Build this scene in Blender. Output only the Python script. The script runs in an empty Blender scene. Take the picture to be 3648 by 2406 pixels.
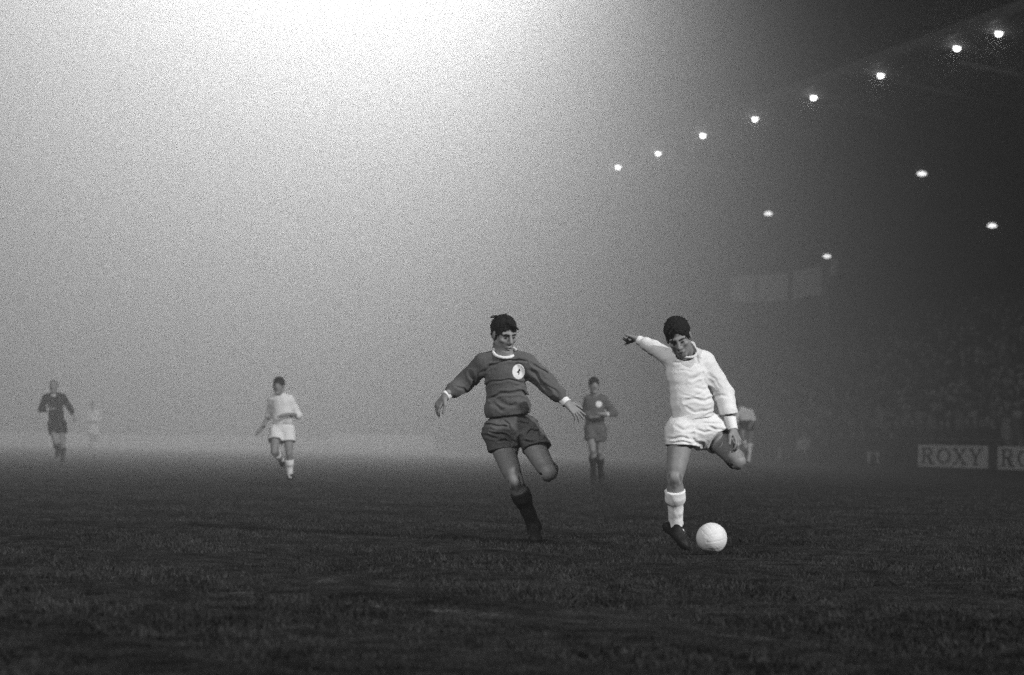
import bpy, math, random
import numpy as np
from mathutils import Vector, Matrix
random.seed(7); RNG = np.random.default_rng(7)
S = bpy.context.scene
COL = S.collection

# ------------------------------------------------------------ camera
F_PX, CX, CY = 8613.0, 1824.0, 1203.0            # photograph pixels, 85 mm on 36 mm film
PITCH, ROLL, CAM_H = math.radians(2.325), math.radians(1.117), 0.82
cam_d = bpy.data.cameras.new('camera'); cam = bpy.data.objects.new('camera', cam_d); COL.objects.link(cam)
CAM_M = Matrix.Rotation(math.radians(90) + PITCH, 3, 'X') @ Matrix.Rotation(ROLL, 3, 'Z')
cam.matrix_world = Matrix.Translation((0, 0, CAM_H)) @ CAM_M.to_4x4()
cam_d.lens, cam_d.sensor_width = 85, 36
cam_d.clip_start, cam_d.clip_end = 0.1, 2000
cam_d.dof.use_dof = True; cam_d.dof.focus_distance = 18.2; cam_d.dof.aperture_fstop = 2.6
S.camera = cam
def at(px, py, Y):
    """world point seen at photograph pixel (px, py) at distance Y along the ground"""
    d = CAM_M @ Vector(((px - CX) / F_PX, -(py - CY) / F_PX, -1.0))
    return Vector((0, 0, CAM_H)) + d * (Y / d.y)
def horizon(px): return 1517 + 0.0195 * px

# ------------------------------------------------------------ world, exposure
w = bpy.data.worlds.new('World'); S.world = w; w.use_nodes = True
nt = w.node_tree; bg = nt.nodes['Background']
sky = nt.nodes.new('ShaderNodeTexSky'); sky.sky_type = 'NISHITA'; sky.sun_disc = False
sky.sun_elevation = math.radians(-6); sky.sun_rotation = math.radians(180)
bw = nt.nodes.new('ShaderNodeRGBToBW')
nt.links.new(sky.outputs[0], bw.inputs[0]); nt.links.new(bw.outputs[0], bg.inputs['Color'])
bg.inputs['Strength'].default_value = 0.1
S.view_settings.view_transform = 'Standard'; S.view_settings.look = 'None'
S.view_settings.exposure = 0; S.view_settings.gamma = 1
S.cycles.volume_bounces = 0; S.cycles.max_bounces = 4; S.cycles.diffuse_bounces = 2
S.cycles.glossy_bounces = 1; S.cycles.transmission_bounces = 1
S.cycles.sample_clamp_indirect = 0.4; S.cycles.sample_clamp_direct = 8
S.cycles.use_denoising = False
S.cycles.use_adaptive_sampling = False

# ------------------------------------------------------------ floodlights on the masts outside the frame
def flood(name, loc, target, power, cone, blend=0.6, radius=0.6):
    l = bpy.data.lights.new(name, 'SPOT'); l.energy = power; l.spot_size = math.radians(cone)
    l.spot_blend = blend; l.shadow_soft_size = radius
    o = bpy.data.objects.new(name, l); COL.objects.link(o); o.location = loc
    o.rotation_euler = (Vector(target) - Vector(loc)).to_track_quat('-Z', 'Y').to_euler()
    return o
flood('floodlight_far', (-2.3, 148, 56), (-27.0, 82, -1), 15.2e5, 54, 0.8, 1.2)

flood('floodlight_near_right', (61, -24, 42), (-2, 32, 0), 5.9e5, 40, 0.6, 0.7)
flood('floodlight_near_left', (-30, -35, 46), (0, 55, 0), 2.2e5, 44, 0.5, 0.8)

# ------------------------------------------------------------ materials
def mat(name, col, rough=0.85, noise=0.0, scale=20.0, bump=0.0, bscale=None, emit=0, spec=0.3, sheen=0):
    m = bpy.data.materials.new(name); m.use_nodes = True
    n = m.node_tree.nodes; L = m.node_tree.links; b = n['Principled BSDF']
    b.inputs['Roughness'].default_value = rough; b.inputs['Specular IOR Level'].default_value = spec
    if sheen: b.inputs['Sheen Weight'].default_value = sheen
    tc = n.new('ShaderNodeTexCoord')
    nz = n.new('ShaderNodeTexNoise'); nz.inputs['Scale'].default_value = scale; nz.inputs['Detail'].default_value = 6
    L.new(tc.outputs['Object'], nz.inputs['Vector'])
    mr = n.new('ShaderNodeMapRange'); mr.inputs[1].default_value = .25; mr.inputs[2].default_value = .75
    mr.inputs[3].default_value = col * (1 - noise); mr.inputs[4].default_value = col * (1 + noise)
    L.new(nz.outputs['Fac'], mr.inputs[0]); L.new(mr.outputs[0], b.inputs['Base Color'])
    if bump:
        nb = n.new('ShaderNodeTexNoise'); nb.inputs['Scale'].default_value = bscale or scale * 4
        nb.inputs['Detail'].default_value = 5; L.new(tc.outputs['Object'], nb.inputs['Vector'])
        bp = n.new('ShaderNodeBump'); bp.inputs['Strength'].default_value = bump; bp.inputs['Distance'].default_value = 0.01
        L.new(nb.outputs['Fac'], bp.inputs['Height']); L.new(bp.outputs[0], b.inputs['Normal'])
    if emit:
        b.inputs['Emission Color'].default_value = (1, 1, 1, 1); b.inputs['Emission Strength'].default_value = emit
    return m
M = dict(
    skin=mat('skin', .22, .55, .12, 30, .15, 120),
    skin_dim=mat('skin_tanned', .2, .55, .12, 30, .15, 120),
    hair=mat('hair', .010, .8, .4, 90, .4, 160, spec=.08),
    red=mat('dark_jersey_cloth', .085, .9, .10, 60, .35, 500, sheen=.1),
    red_short=mat('dark_shorts_cloth', .080, .7, .08, 40, .2, 400),
    red_sock=mat('dark_sock_wool', .016, .95, .15, 80, .5, 400, spec=.05),
    white=mat('white_jersey_cloth', .72, .9, .05, 30, .3, 500),
    white_b=mat('white_trim_cloth', .78, .9, .04, 30, .2, 500),
    black=mat('black_cloth', .005, 1, .2, 30, .2, 300, spec=.02),
    boot=mat('boot_leather', .009, .6, .3, 40, .3, 90, spec=.2),
    lace=mat('boot_lace', .12, .9, .1, 40),
    dark=mat('dark_mark', .015, .8, .1, 40),
    eye=mat('shaded_eye', .02, .6, .2, 40, spec=.2),  # near-black colour stands for the shade in the eye sockets
    lip=mat('lip_skin', .12, .6, .1, 40),
    ball=mat('ball_leather', .72, .6, .16, 9, .3, 60),
    seam=mat('ball_seam', .30, .8, .1, 40),
)

# ------------------------------------------------------------ object helpers
def link(name, me, parent=None, m=None):
    o = bpy.data.objects.new(name, me); COL.objects.link(o)
    if m is not None and me is not None: me.materials.append(m)
    if parent is not None:
        o.parent = parent; o.matrix_parent_inverse = Matrix.Identity(4)
    return o
def tag(o, label, cat, group=None, kind=None):
    if label: o['label'] = label
    if cat: o['category'] = cat
    if group: o['group'] = group
    if kind: o['kind'] = kind
    return o
def empty(name, loc, label, cat, group=None):
    o = bpy.data.objects.new(name, None); COL.objects.link(o); o.location = loc
    o.empty_display_size = .2
    return tag(o, label, cat, group)
def mesh_np(name, v, f, smooth=True):
    """v (n,3), f (m,k) arrays"""
    me = bpy.data.meshes.new(name); v = np.asarray(v, np.float32); f = np.asarray(f, np.int32)
    k = f.shape[1]
    me.vertices.add(len(v)); me.vertices.foreach_set('co', v.ravel())
    me.loops.add(f.size); me.loops.foreach_set('vertex_index', f.ravel())
    me.polygons.add(len(f)); me.polygons.foreach_set('loop_start', np.arange(0, f.size, k, dtype=np.int32))
    me.polygons.foreach_set('loop_total', np.full(len(f), k, np.int32))
    if smooth: me.polygons.foreach_set('use_smooth', np.ones(len(f), bool))
    me.update(calc_edges=True); me.validate()
    return me
class MB:
    """collects boxes and tubes for one mesh"""
    def __init__(s): s.v = []; s.f = []
    def box(s, c, size, R=None):
        b = len(s.v); c = Vector(c)
        for z in (-.5, .5):
            for y in (-.5, .5):
                for x in (-.5, .5):
                    p = Vector((x * size[0], y * size[1], z * size[2]))
                    s.v.append(c + (R @ p if R else p))
        for q in ((0, 2, 3, 1), (4, 5, 7, 6), (0, 1, 5, 4), (2, 6, 7, 3), (0, 4, 6, 2), (1, 3, 7, 5)):
            s.f.append(tuple(b + i for i in q))
        return s
    def hexa(s, pts):
        b = len(s.v); s.v += [Vector(p) for p in pts]
        for q in ((0, 3, 2, 1), (4, 5, 6, 7), (0, 1, 5, 4), (1, 2, 6, 5), (2, 3, 7, 6), (3, 0, 4, 7)):
            s.f.append(tuple(b + i for i in q))
        return s
    def tube(s, a, b_, r, n=8):
        a = Vector(a); b_ = Vector(b_); q = (b_ - a).to_track_quat('Z', 'Y'); b = len(s.v)
        for p in (a, b_):
            for i in range(n):
                t = 2 * math.pi * i / n; s.v.append(p + q @ Vector((r * math.cos(t), r * math.sin(t), 0)))
        for i in range(n):
            j = (i + 1) % n; s.f.append((b + i, b + j, b + n + j, b + n + i))
        s.f.append(tuple(b + n - 1 - i for i in range(n))); s.f.append(tuple(b + n + i for i in range(n)))
        return s
    def ball(s, c, r, rx=1, ry=1, rz=1, n=10, k=6):
        b = len(s.v); c = Vector(c)
        s.v.append(c + Vector((0, 0, r * rz)))
        for j in range(1, k):
            for i in range(n):
                t = 2 * math.pi * i / n; ph = math.pi * j / k
                s.v.append(c + Vector((r * rx * math.sin(ph) * math.cos(t), r * ry * math.sin(ph) * math.sin(t), r * rz * math.cos(ph))))
        s.v.append(c - Vector((0, 0, r * rz))); e = len(s.v) - 1
        for i in range(n):
            j = (i + 1) % n
            s.f.append((b, b + 1 + i, b + 1 + j)); s.f.append((e, e - n + j, e - n + i))
            for q in range(k - 2):
                o = b + 1 + q * n; s.f.append((o + i, o + n + i, o + n + j, o + j))
        return s
    def build(s, name, m, parent=None, smooth=False):
        off = Vector((0, 0, 0))
        if parent is not None: off = parent.matrix_world.translation if parent.parent is None else Vector((0, 0, 0))
        if parent is not None and parent.parent is None and parent.type == 'EMPTY': off = parent.location
        elif parent is not None: off = ROOT.get(parent.name, Vector((0, 0, 0)))
        me = bpy.data.meshes.new(name); me.from_pydata([tuple(v - off) for v in s.v], [], s.f)
        if smooth: me.polygons.foreach_set('use_smooth', [True] * len(me.polygons))
        me.update()
        o = link(name, me, parent, m); ROOT[o.name] = off.copy()
        return o
ROOT = {}
# ------------------------------------------------------------ sculpting with signed distance fields
class Field:
    def __init__(s, lo, hi, vox):
        s.vox = vox; s.lo = np.array(lo, float); s.n = np.ceil((np.array(hi, float) - s.lo) / vox).astype(int) + 1
        s.f = np.full(s.n, 1.0, np.float32)
    def win(s, lo, hi, m):
        a = np.maximum(0, np.floor((np.array(lo) - m - s.lo) / s.vox).astype(int)); b = np.minimum(s.n, np.ceil((np.array(hi) + m - s.lo) / s.vox).astype(int) + 1)
        return (slice(a[0], b[0]), slice(a[1], b[1]), slice(a[2], b[2])) if (b > a).all() else None
    def pts(s, w):
        g = [(np.arange(w[i].start, w[i].stop, dtype=np.float32) * s.vox + s.lo[i]).astype(np.float32) for i in range(3)]
        return np.stack(np.meshgrid(*g, indexing='ij'), -1)
    def put(s, w, d, k, sub=False):
        f = s.f[w]; d = d.astype(np.float32)
        if sub:
            d = -d
            if k > 0: h = np.clip(.5 + .5 * (f - d) / -k * -1, 0, 1); h = np.clip(.5 - .5 * (d - f) / k, 0, 1); r = d * (1 - h) + f * h + k * h * (1 - h); s.f[w] = r
            else: s.f[w] = np.maximum(f, d)
        else:
            if k > 0: h = np.clip(.5 + .5 * (d - f) / k, 0, 1); s.f[w] = d * (1 - h) + f * h - k * h * (1 - h)
            else: s.f[w] = np.minimum(f, d)
    def cone(s, a, b, ra, rb, k=.02, sub=False, flat=None):
        """tapered capsule; flat=(unit axis, factor) squeezes it along an axis"""
        a = np.array(a, float); b = np.array(b, float); r = max(ra, rb); w = s.win(np.minimum(a, b) - r, np.maximum(a, b) + r, k + 3 * s.vox)
        if w is None: return
        p = s.pts(w) - a.astype(np.float32); ba = (b - a).astype(np.float32); L2 = max(float(ba @ ba), 1e-9)
        t = np.clip((p @ ba) / L2, 0, 1); q = p - t[..., None] * ba
        if flat is not None:
            ax = np.array(flat[0], np.float32); ax = ax / np.linalg.norm(ax); c = q @ ax; q = q + (c * (1 / flat[1] - 1))[..., None] * ax
        s.put(w, np.sqrt((q * q).sum(-1)) - (ra + (rb - ra) * t), k, sub)
    def ell(s, c, r, R=None, k=.02, sub=False):
        c = np.array(c, float); r = np.array(r, float); m = r.max(); w = s.win(c - m, c + m, k + 3 * s.vox)
        if w is None: return
        p = s.pts(w) - c.astype(np.float32)
        if R is not None: p = p @ np.array(R, np.float32)          # columns of R are the local axes
        k0 = np.sqrt(((p / r) ** 2).sum(-1)); k1 = np.sqrt(((p / (r * r)) ** 2).sum(-1)) + 1e-9
        s.put(w, k0 * (k0 - 1) / k1, k, sub)
    def plane_cut(s, p0, n, keep_below=True):
        n = np.array(n, float); n /= np.linalg.norm(n); w = (slice(0, s.n[0]),) + (slice(0, s.n[1]),) + (slice(0, s.n[2]),)
        d = (s.pts(w) - np.array(p0, np.float32)) @ n.astype(np.float32); s.f = np.maximum(s.f, d if keep_below else -d)
    def mesh(s):
        """surface nets"""
        f = s.f; neg = f < 0; vox = s.vox
        c = np.zeros(np.array(f.shape) - 1, np.int8)
        for dx in (0, 1):
            for dy in (0, 1):
                for dz in (0, 1): c += neg[dx:dx + c.shape[0], dy:dy + c.shape[1], dz:dz + c.shape[2]]
        act = (c > 0) & (c < 8); idx = np.argwhere(act); ids = np.full(c.shape, -1, np.int32); ids[act] = np.arange(len(idx))
        acc = np.zeros((len(idx), 3)); cnt = np.zeros(len(idx)); I = idx.T
        for ax in range(3):
            o = [a for a in range(3) if a != ax]
            for u in (0, 1):
                for v in (0, 1):
                    p = [I[0].copy(), I[1].copy(), I[2].copy()]; p[o[0]] += u; p[o[1]] += v; q = [x.copy() for x in p]; q[ax] += 1
                    fa, fb = f[p[0], p[1], p[2]], f[q[0], q[1], q[2]]; m = (fa < 0) != (fb < 0); t = np.where(m, fa / (fa - fb + 1e-20), 0)
                    pos = np.zeros((len(idx), 3)); pos[:, o[0]] = u; pos[:, o[1]] = v; pos[:, ax] = t
                    acc += pos * m[:, None]; cnt += m
        V = (idx + acc / np.maximum(cnt, 1)[:, None]) * vox + s.lo
        Fs = []
        for ax in range(3):
            o = [a for a in range(3) if a != ax]; sl0 = [slice(1, -1)] * 3; sl0[ax] = slice(0, -1); sl1 = [slice(1, -1)] * 3; sl1[ax] = slice(1, None)
            a, b = neg[tuple(sl0)], neg[tuple(sl1)]
            for flip, m in ((False, a & ~b), (True, ~a & b)):
                e = np.argwhere(m)
                if not len(e): continue
                e = e + np.array([0 if i == ax else 1 for i in range(3)])
                def g(u, v): q = e.copy(); q[:, o[0]] -= u; q[:, o[1]] -= v; return ids[q[:, 0], q[:, 1], q[:, 2]]
                quad = np.stack([g(1, 1), g(0, 1), g(0, 0), g(1, 0)], -1)
                if (ax == 1) != flip: quad = quad[:, ::-1]
                Fs.append(quad)
        Fc = np.concatenate(Fs); Fc = Fc[(Fc >= 0).all(1)]
        return V, Fc

CAM_NP = np.array(CAM_M)
def to_px(P):
    """photograph pixel of world points (n,3)"""
    q = (P - np.array([0, 0, CAM_H])) @ CAM_NP; return CX + F_PX * q[..., 0] / -q[..., 2], CY - F_PX * q[..., 1] / -q[..., 2]
def poly_dist(px, py, line):
    d = np.full(px.shape, 1e9)
    for (x0, y0), (x1, y1) in zip(line[:-1], line[1:]):
        ax, ay = x1 - x0, y1 - y0; L = ax * ax + ay * ay + 1e-9; t = np.clip(((px - x0) * ax + (py - y0) * ay) / L, 0, 1)
        d = np.minimum(d, np.hypot(px - x0 - t * ax, py - y0 - t * ay))
    return d
def folds(fld, lines, front=None, scale=1.0):
    """cloth creases: each (polyline in photograph pixels, half width px, depth m); carved into the cloth's own surface"""
    w = tuple(slice(0, n) for n in fld.n); near = np.abs(fld.f) < .045; ii = np.argwhere(near)
    P = ii * fld.vox + fld.lo; px, py = to_px(P); val = np.zeros(len(ii))
    for ln, wd, dp in lines:
        jx = 4 * np.sin(py * .11 + wd) + 2.5 * np.sin(px * .17); jy = 4 * np.sin(px * .09 + wd * 3) + 2.5 * np.sin(py * .2); d = poly_dist(px + jx * .6, py + jy * .6, ln); e0 = np.hypot(px - ln[0][0], py - ln[0][1]); e1 = np.hypot(px - ln[-1][0], py - ln[-1][1]); tp = np.clip(np.minimum(e0, e1) / 16 + .15, 0, 1)
        val += dp * scale * tp * (np.exp(-(d / (wd * 1.25)) ** 2) - .5 * np.exp(-((d - wd * 2.6) / (wd * 1.5)) ** 2))
    if front is not None: val *= (P[:, 1] < front)
    fld.f[near] += (val * np.clip(1.4 - np.abs(fld.f[near]) / .03, 0, 1)).astype(np.float32)
def wrinkle(fld, amp, freq, seed=0, stretch=(1, 1, 1), band=.03):
    near = np.abs(fld.f) < band; ii = np.argwhere(near); P = (ii * fld.vox + fld.lo) * np.array(stretch); r = np.random.default_rng(seed); v = np.zeros(len(ii))
    for o in range(5):
        k = r.normal(0, 1, 3); k /= np.linalg.norm(k); k2 = r.normal(0, 1, 3); ph = r.uniform(0, 6)
        v += np.sin(P @ k * freq * (1 + .35 * o) + ph + 1.6 * np.sin(P @ k2 * freq * .45 + ph * 2)) / (1 + .4 * o)
    v = np.sign(v) * np.abs(v) ** 1.3
    fld.f[near] += (amp * v / 2.2 * np.clip(1.5 - np.abs(fld.f[near]) / (band * .66), 0, 1)).astype(np.float32)
def finish(fld, name, m, parent, off):
    V, Fc = fld.mesh()
    if len(Fc) == 0: return None
    o = link(name, mesh_np(name, V - np.array(off), Fc), parent, m); ROOT[o.name] = Vector(off)
    return o
def patch(fld, mask, thick=.004, grow=.0):
    """thin piece lying on a surface: mask(P, px, py) < 0 keeps it"""
    g = Field.__new__(Field); near = np.abs(fld.f) < .03; ii = np.argwhere(near); P = ii * fld.vox + fld.lo; px, py = to_px(P); d = mask(P, px, py)
    sel = d < .03
    if not sel.any(): return None
    lo = ii[sel].min(0) - 3; hi = ii[sel].max(0) + 4; lo = np.maximum(lo, 0); hi = np.minimum(hi, fld.n)
    full = np.full(fld.n, .05, np.float32); full[near] = np.maximum(np.maximum(fld.f[near] - thick, -(fld.f[near] + .012)), d).astype(np.float32)
    g.vox = fld.vox; g.lo = fld.lo + lo * fld.vox; g.f = full[lo[0]:hi[0], lo[1]:hi[1], lo[2]:hi[2]]; g.n = np.array(g.f.shape)
    return g
def refine(fld, times=2):
    """trilinear upsampling of a small field"""
    f = fld.f
    for ax in range(3):
        n = f.shape[ax]; x = np.arange((n - 1) * times + 1) / times; i = np.minimum(x.astype(int), n - 2); t = (x - i).astype(np.float32)
        sh = [1, 1, 1]; sh[ax] = -1; f = np.take(f, i, ax) * (1 - t.reshape(sh)) + np.take(f, i + 1, ax) * t.reshape(sh)
    fld.f = f; fld.vox /= times; fld.n = np.array(f.shape); return fld

def A3(v): return np.array([v[0], v[1], v[2]], float)
def unit(v): v = np.array(v, float); return v / (np.linalg.norm(v) + 1e-12)
def head_axes(yaw, pitch, roll):
    """columns x (right of face as seen from behind), y forward, z up. yaw 0 faces the camera (-Y), positive turns to picture right; pitch>0 looks down; roll>0 leans the crown to picture right"""
    y, p, r = map(math.radians, (yaw, pitch, roll))
    fwd = np.array([math.sin(y) * math.cos(p), -math.cos(y) * math.cos(p), -math.sin(p)])
    up0 = np.array([math.sin(r), 0, math.cos(r)]); x = unit(np.cross(fwd, up0)); z = np.cross(x, fwd)
    return np.stack([x, fwd, z], 1)
def build_head(F, c, R, sc, neck, k=.012, mouth_open=0.0, fine=True):
    L = lambda x, y, z: c + R @ (np.array([x, y, z]) * sc)
    E = lambda p, r, kk=k, sub=False: F.ell(L(*p), np.array(r) * sc, R, kk, sub)
    C = lambda a, b, ra, rb, kk=k, sub=False: F.cone(L(*a), L(*b), ra * sc, rb * sc, kk, sub)
    E((0, -.018, .035), (.074, .094, .086), 0.0)
    E((0, .028, -.035), (.060, .064, .085), .02)
    for s_ in (-1, 1): C((s_ * .052, .0, -.055), (s_ * .018, .070, -.103), .021, .017, .02)
    E((0, .072, -.103), (.022, .020, .017))
    C(( 0, -.02, -.05), (0, -.03, -.11), .058, .055, .02)
    if neck is not None: F.cone(L(0, -.02, -.07), neck, .055 * sc, .062 * sc, .02)
    if not fine:
        E((0, .1, -.022), (.012, .016, .026)); 
        for s_ in (-1, 1): E((s_ * .031, .096, .006), (.018, .014, .011), .006, True); E((s_ * .077, -.008, -.012), (.012, .020, .032))
        return L
    for s_ in (-1, 1):
        C((s_ * .008, .078, .026), (s_ * .046, .066, .026), .013, .011, .01)
        E((s_ * .045, .062, -.022), (.019, .018, .015), .02)
        E((s_ * .031, .099, .003), (.017, .0165, .0105), .009, True)
        C((s_ * .010, .100, -.034), (s_ * .013, .092, -.036), .009, .008, .006)
        E((s_ * .079, -.006, -.008), (.010, .020, .033), .006)
        E((s_ * .034, .090, -.056), (.006, .008, .018), .012, True)
    C((0, .086, .018), (0, .110, -.026), .009, .0125, .008)
    E((0, .086, -.066), (.026, .016, .014), .012)
    E((0, .099, -.0625), (.022, .007, .0055), .004); E((0, .0975, -.0765), (.019, .007, .006), .004)
    E((0, .108, -.0695 - mouth_open * .2), (.021, .013, .0022 + mouth_open), .002, True)
    return L
def hand(F, wrist, d, n, side, curl=(.5, .5, .55, .6), thumb=.4, spread=.10, s=1.0, k=.006):
    """d: wrist->knuckles, n: out of the back of the hand, side=+1 thumb towards cross(d, n)"""
    d = unit(d); n = unit(np.array(n) - np.dot(n, d) * d); t = unit(np.cross(d, n)) * side; wrist = np.array(wrist, float)
    F.cone(wrist - d * .03 * s, wrist + d * .02 * s, .026 * s, .027 * s, .01, flat=(n, .75))
    offs = (.030, .010, -.010, -.029); lens = (.072, .080, .074, .058); fr = (.0095, .0098, .0092, .0082)
    for i in range(4):
        kn = wrist + d * (.088 - .004 * abs(i - 1)) * s + t * offs[i] * s
        F.cone(wrist + t * offs[i] * .5 * s, kn, .017 * s, .0125 * s, .012, flat=(n, .8))
        dd = unit(d + t * spread * (1.5 - i) * .8); a = 0; p = kn
        for j, (fl, cu) in enumerate(((.44, .9), (.31, 1.1), (.25, .8))):
            a += curl[i] * cu * (1.0 if j else .8); v = dd * math.cos(a) - n * math.sin(a); q = p + v * lens[i] * fl * s
            F.cone(p, q, fr[i] * s * (1 - .08 * j), fr[i] * s * (.94 - .1 * j), .003 if j == 0 else .002); p = q
    b0 = wrist + d * .022 * s + t * .024 * s; v1 = unit(d * .75 + t * .8 - n * thumb * .6); b1 = b0 + v1 * .042 * s
    v2 = unit(d * .95 + t * (.45 - thumb * .5) - n * thumb * .8); b2 = b1 + v2 * .032 * s; b3 = b2 + unit(v2 + d * .2 - n * thumb * .3) * .026 * s
    F.cone(b0, b1, .016 * s, .0125 * s, .008); F.cone(b1, b2, .0118 * s, .0105 * s, .003); F.cone(b2, b3, .0105 * s, .009 * s, .002)

class Figure:
    """a person from joints given as photograph pixel + metres nearer (-) or farther (+) than Y0"""
    def __init__(s, Y0, joints, vox, label, cat='person', group=None, foot=None):
        s.Y0, s.vox = Y0, vox; s.J = {k: A3(at(v[0], v[1], Y0 + (v[2] if len(v) > 2 else 0))) for k, v in joints.items()}
        a = np.array([v for v in s.J.values()]); s.lo = a.min(0) - .26; s.hi = a.max(0) + .26; s.lo[2] = max(s.lo[2], -.04)
        base = s.J['hip_l'] * .5 + s.J['hip_r'] * .5; s.off = np.array([base[0], base[1], 0.0])
        s.root = empty('person', tuple(s.off), label, cat, group)
    def field(s, names=None, pad=.14):
        if names is None: return Field(s.lo, s.hi, s.vox)
        a = np.array([s.J[n] if isinstance(n, str) else n for n in names]); return Field(a.min(0) - pad, a.max(0) + pad, s.vox)
    def px(s, x, y, dz=0): return A3(at(x, y, s.Y0 + dz))
    def add(s, name, F, m): return finish(F, name, m, s.root, s.off)
    def body(s, m, head, hands, sc=1.0, thigh=.083, calf=.056, fine=True, legs=True, lg=1.0):
        J = s.J; s.lg = lg; F = s.field(); s.F = F
        ch, pv = J['chest'], (J['hip_l'] + J['hip_r']) / 2
        s.fwd = unit(np.cross(J['sh_r'] - J['sh_l'], pv - ch)); s.fwd *= -1 if s.fwd[1] > 0 else 1
        fl = (s.fwd, .62)
        F.cone(J['sh_l'] * .6 + J['sh_r'] * .4, J['sh_r'] * .6 + J['sh_l'] * .4, .085 * sc, .085 * sc, .02, flat=(s.fwd, .9))
        F.cone(ch, ch * .45 + pv * .55, .135 * sc, .118 * sc, .04, flat=fl); F.cone(ch * .4 + pv * .6, pv, .118 * sc, .128 * sc, .04, flat=fl)
        F.cone(J['hip_l'], J['hip_r'], .095 * sc, .095 * sc, .04)
        for q in 'lr':
            F.cone(J['sh_' + q], J['el_' + q], .052 * sc, .040 * sc, .03); F.cone(J['el_' + q], J['wr_' + q], .038 * sc, .026 * sc, .01)
            hp, kn, an = J['hip_' + q], J['kn_' + q], J['an_' + q]
            F.cone(hp, kn, thigh * sc * lg, .053 * sc * lg, .03); F.cone(hp * .6 + kn * .4 + s.fwd * .012, kn * .78 + hp * .22 + s.fwd * .006, .074 * sc * lg, .060 * sc * lg, .02)
            sh = unit(an - kn); back = s.calf_back(q)
            F.cone(kn, an, .050 * sc * lg, .034 * sc, .02); F.ell(kn + (an - kn) * .30 + back * .022 * sc, (calf * sc * lg, calf * sc * lg, .115 * sc), s.frame(sh), .02)
            F.ell(kn - back * .022 * sc, (.040 * sc, .036 * sc, .045 * sc), s.frame(sh), .015)
            F.ell(kn + sh * .045 - back * .034 * sc * lg, (.018, .018, .028), s.frame(sh), .012); fx = unit(np.cross(sh, back))
            for sg in (-1, 1): F.ell(kn - sh * .005 + fx * sg * .040 * sc * lg - back * .030 * sc * lg, (.010, .012, .034), s.frame(sh), .014, True)
            F.cone(an + sh * .01, J['toe_' + q] - unit(J['toe_' + q] - an) * .03 + sh * .012, .028 * sc, .017 * sc, .02)
        s.headL = build_head(F, np.array(head['c']), head['R'], head.get('s', 1), J['neck'], fine=fine, mouth_open=head.get('mouth', 0)); s.head = head
        for q, h in hands.items(): hand(F, J['wr_' + q], h['d'], h['n'], h['side'], h.get('curl', (.4, .45, .5, .55)), h.get('thumb', .4), h.get('spread', .1), h.get('s', 1), .006) if fine else (F.cone(J['wr_' + q], J['wr_' + q] + unit(h['d']) * .10, .030, .028, .01), F.cone(J['wr_' + q] + unit(h['d']) * .10, J['wr_' + q] + unit(h['d']) * .16, .025, .016, .01))
        s.add('body', F, m); s.bodyF = F
    def calf_back(s, q):
        kn, an, hp = s.J['kn_' + q], s.J['an_' + q], s.J['hip_' + q]; b = hp - kn; sh = unit(an - kn); v = b - (b @ sh) * sh
        bend = np.linalg.norm(v) / (np.linalg.norm(b) + 1e-9)
        f = -s.fwd - ((-s.fwd) @ sh) * sh; return unit(unit(v) * 1.0 * min(1, bend * 1.6) * .5 + unit(f) * (1 - min(1, bend * 1.6) * .5)) if bend > .12 else unit(f)
    def frame(s, z): z = unit(z); x = unit(np.cross(z, [.3, 1, .2])); return np.stack([x, np.cross(z, x), z], 1)
    def hair(s, m, thick=.016, tufts=(), face=(0, .122, -.022), facer=(.069, .066, .120), seed=1, lump=.006, back=-.05, side=1, clumps=0, flow=(.3, .8, -.1)):
        sc = s.head.get('s', 1); R = s.head['R']; c = s.head['c']; F = Field(c - .2 * sc, c + .2 * sc, min(s.vox, .0036)); L = s.headL
        F.ell(L(0, -.020, .040), (np.array([.074, .094, .086]) + thick) * sc, R, 0); F.ell(L(0, -.045, .0), np.array([.073 + thick * .5, .070 + thick * .5, .075]) * sc, R, .02)
        for a, b, r in tufts: F.cone(L(*a), L(*b), r * sc, r * .35 * sc, .010)
        wrinkle(F, lump, 150, seed, (1, 1, 1)); wrinkle(F, lump * .6, 380, seed + 1)
        F.ell(L(*face), np.array(facer) * sc, R, .006, True)
        F.ell(L(0, .0, -.125), np.array([.12, .12, .07]) * sc, R, .006, True)
        rg = np.random.default_rng(seed)
        for _ in range(clumps):
            v = unit([rg.normal(0, .75), rg.normal(-.1, .8), abs(rg.normal(.5, .5))]); p0 = v * (np.array([.074, .094, .086]) + thick * .75) + np.array([0, -.020, .040])
            if p0[1] > .035 and p0[2] < .085: continue
            f = np.array(flow) + np.array([v[0] * .5, 0, -abs(v[0]) * .9]) + rg.normal(0, .28, 3); f = unit(f - (f @ v) * v + v * rg.uniform(-.14, .04)); ln_ = rg.uniform(.022, .045)
            F.cone(L(*p0), L(*(p0 + f * ln_)), .0075 * sc, .0028 * sc, .003)
        for q in (-1, 1): F.ell(L(q * .085, .0, -.018), np.array([.022, .026, .036]) * sc, R, .004, True)
        return s.add('hair', F, m)
    def brows(s, m, me, ml, dz=0.0):
        L = s.headL; sc = s.head.get('s', 1); R = s.head['R']
        for q in (-1, 1):
            F = Field(L(q * .03, .09, .02) - .05, L(q * .03, .09, .02) + .05, .0025); F.cone(L(q * .013, .091, .024), L(q * .034, .088, .029), .0042, .0038, .002); F.cone(L(q * .034, .088, .029), L(q * .048, .074, .023), .0038, .002, .002); s.add('eyebrow', F, m)
            F = Field(L(q * .03, .08, .0) - .04, L(q * .03, .08, .0) + .04, .0025); F.ell(L(q * .031, .0805, .001), np.array([.0105, .0080, .0048]) * sc, R, 0); s.add('eye', F, me)
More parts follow.
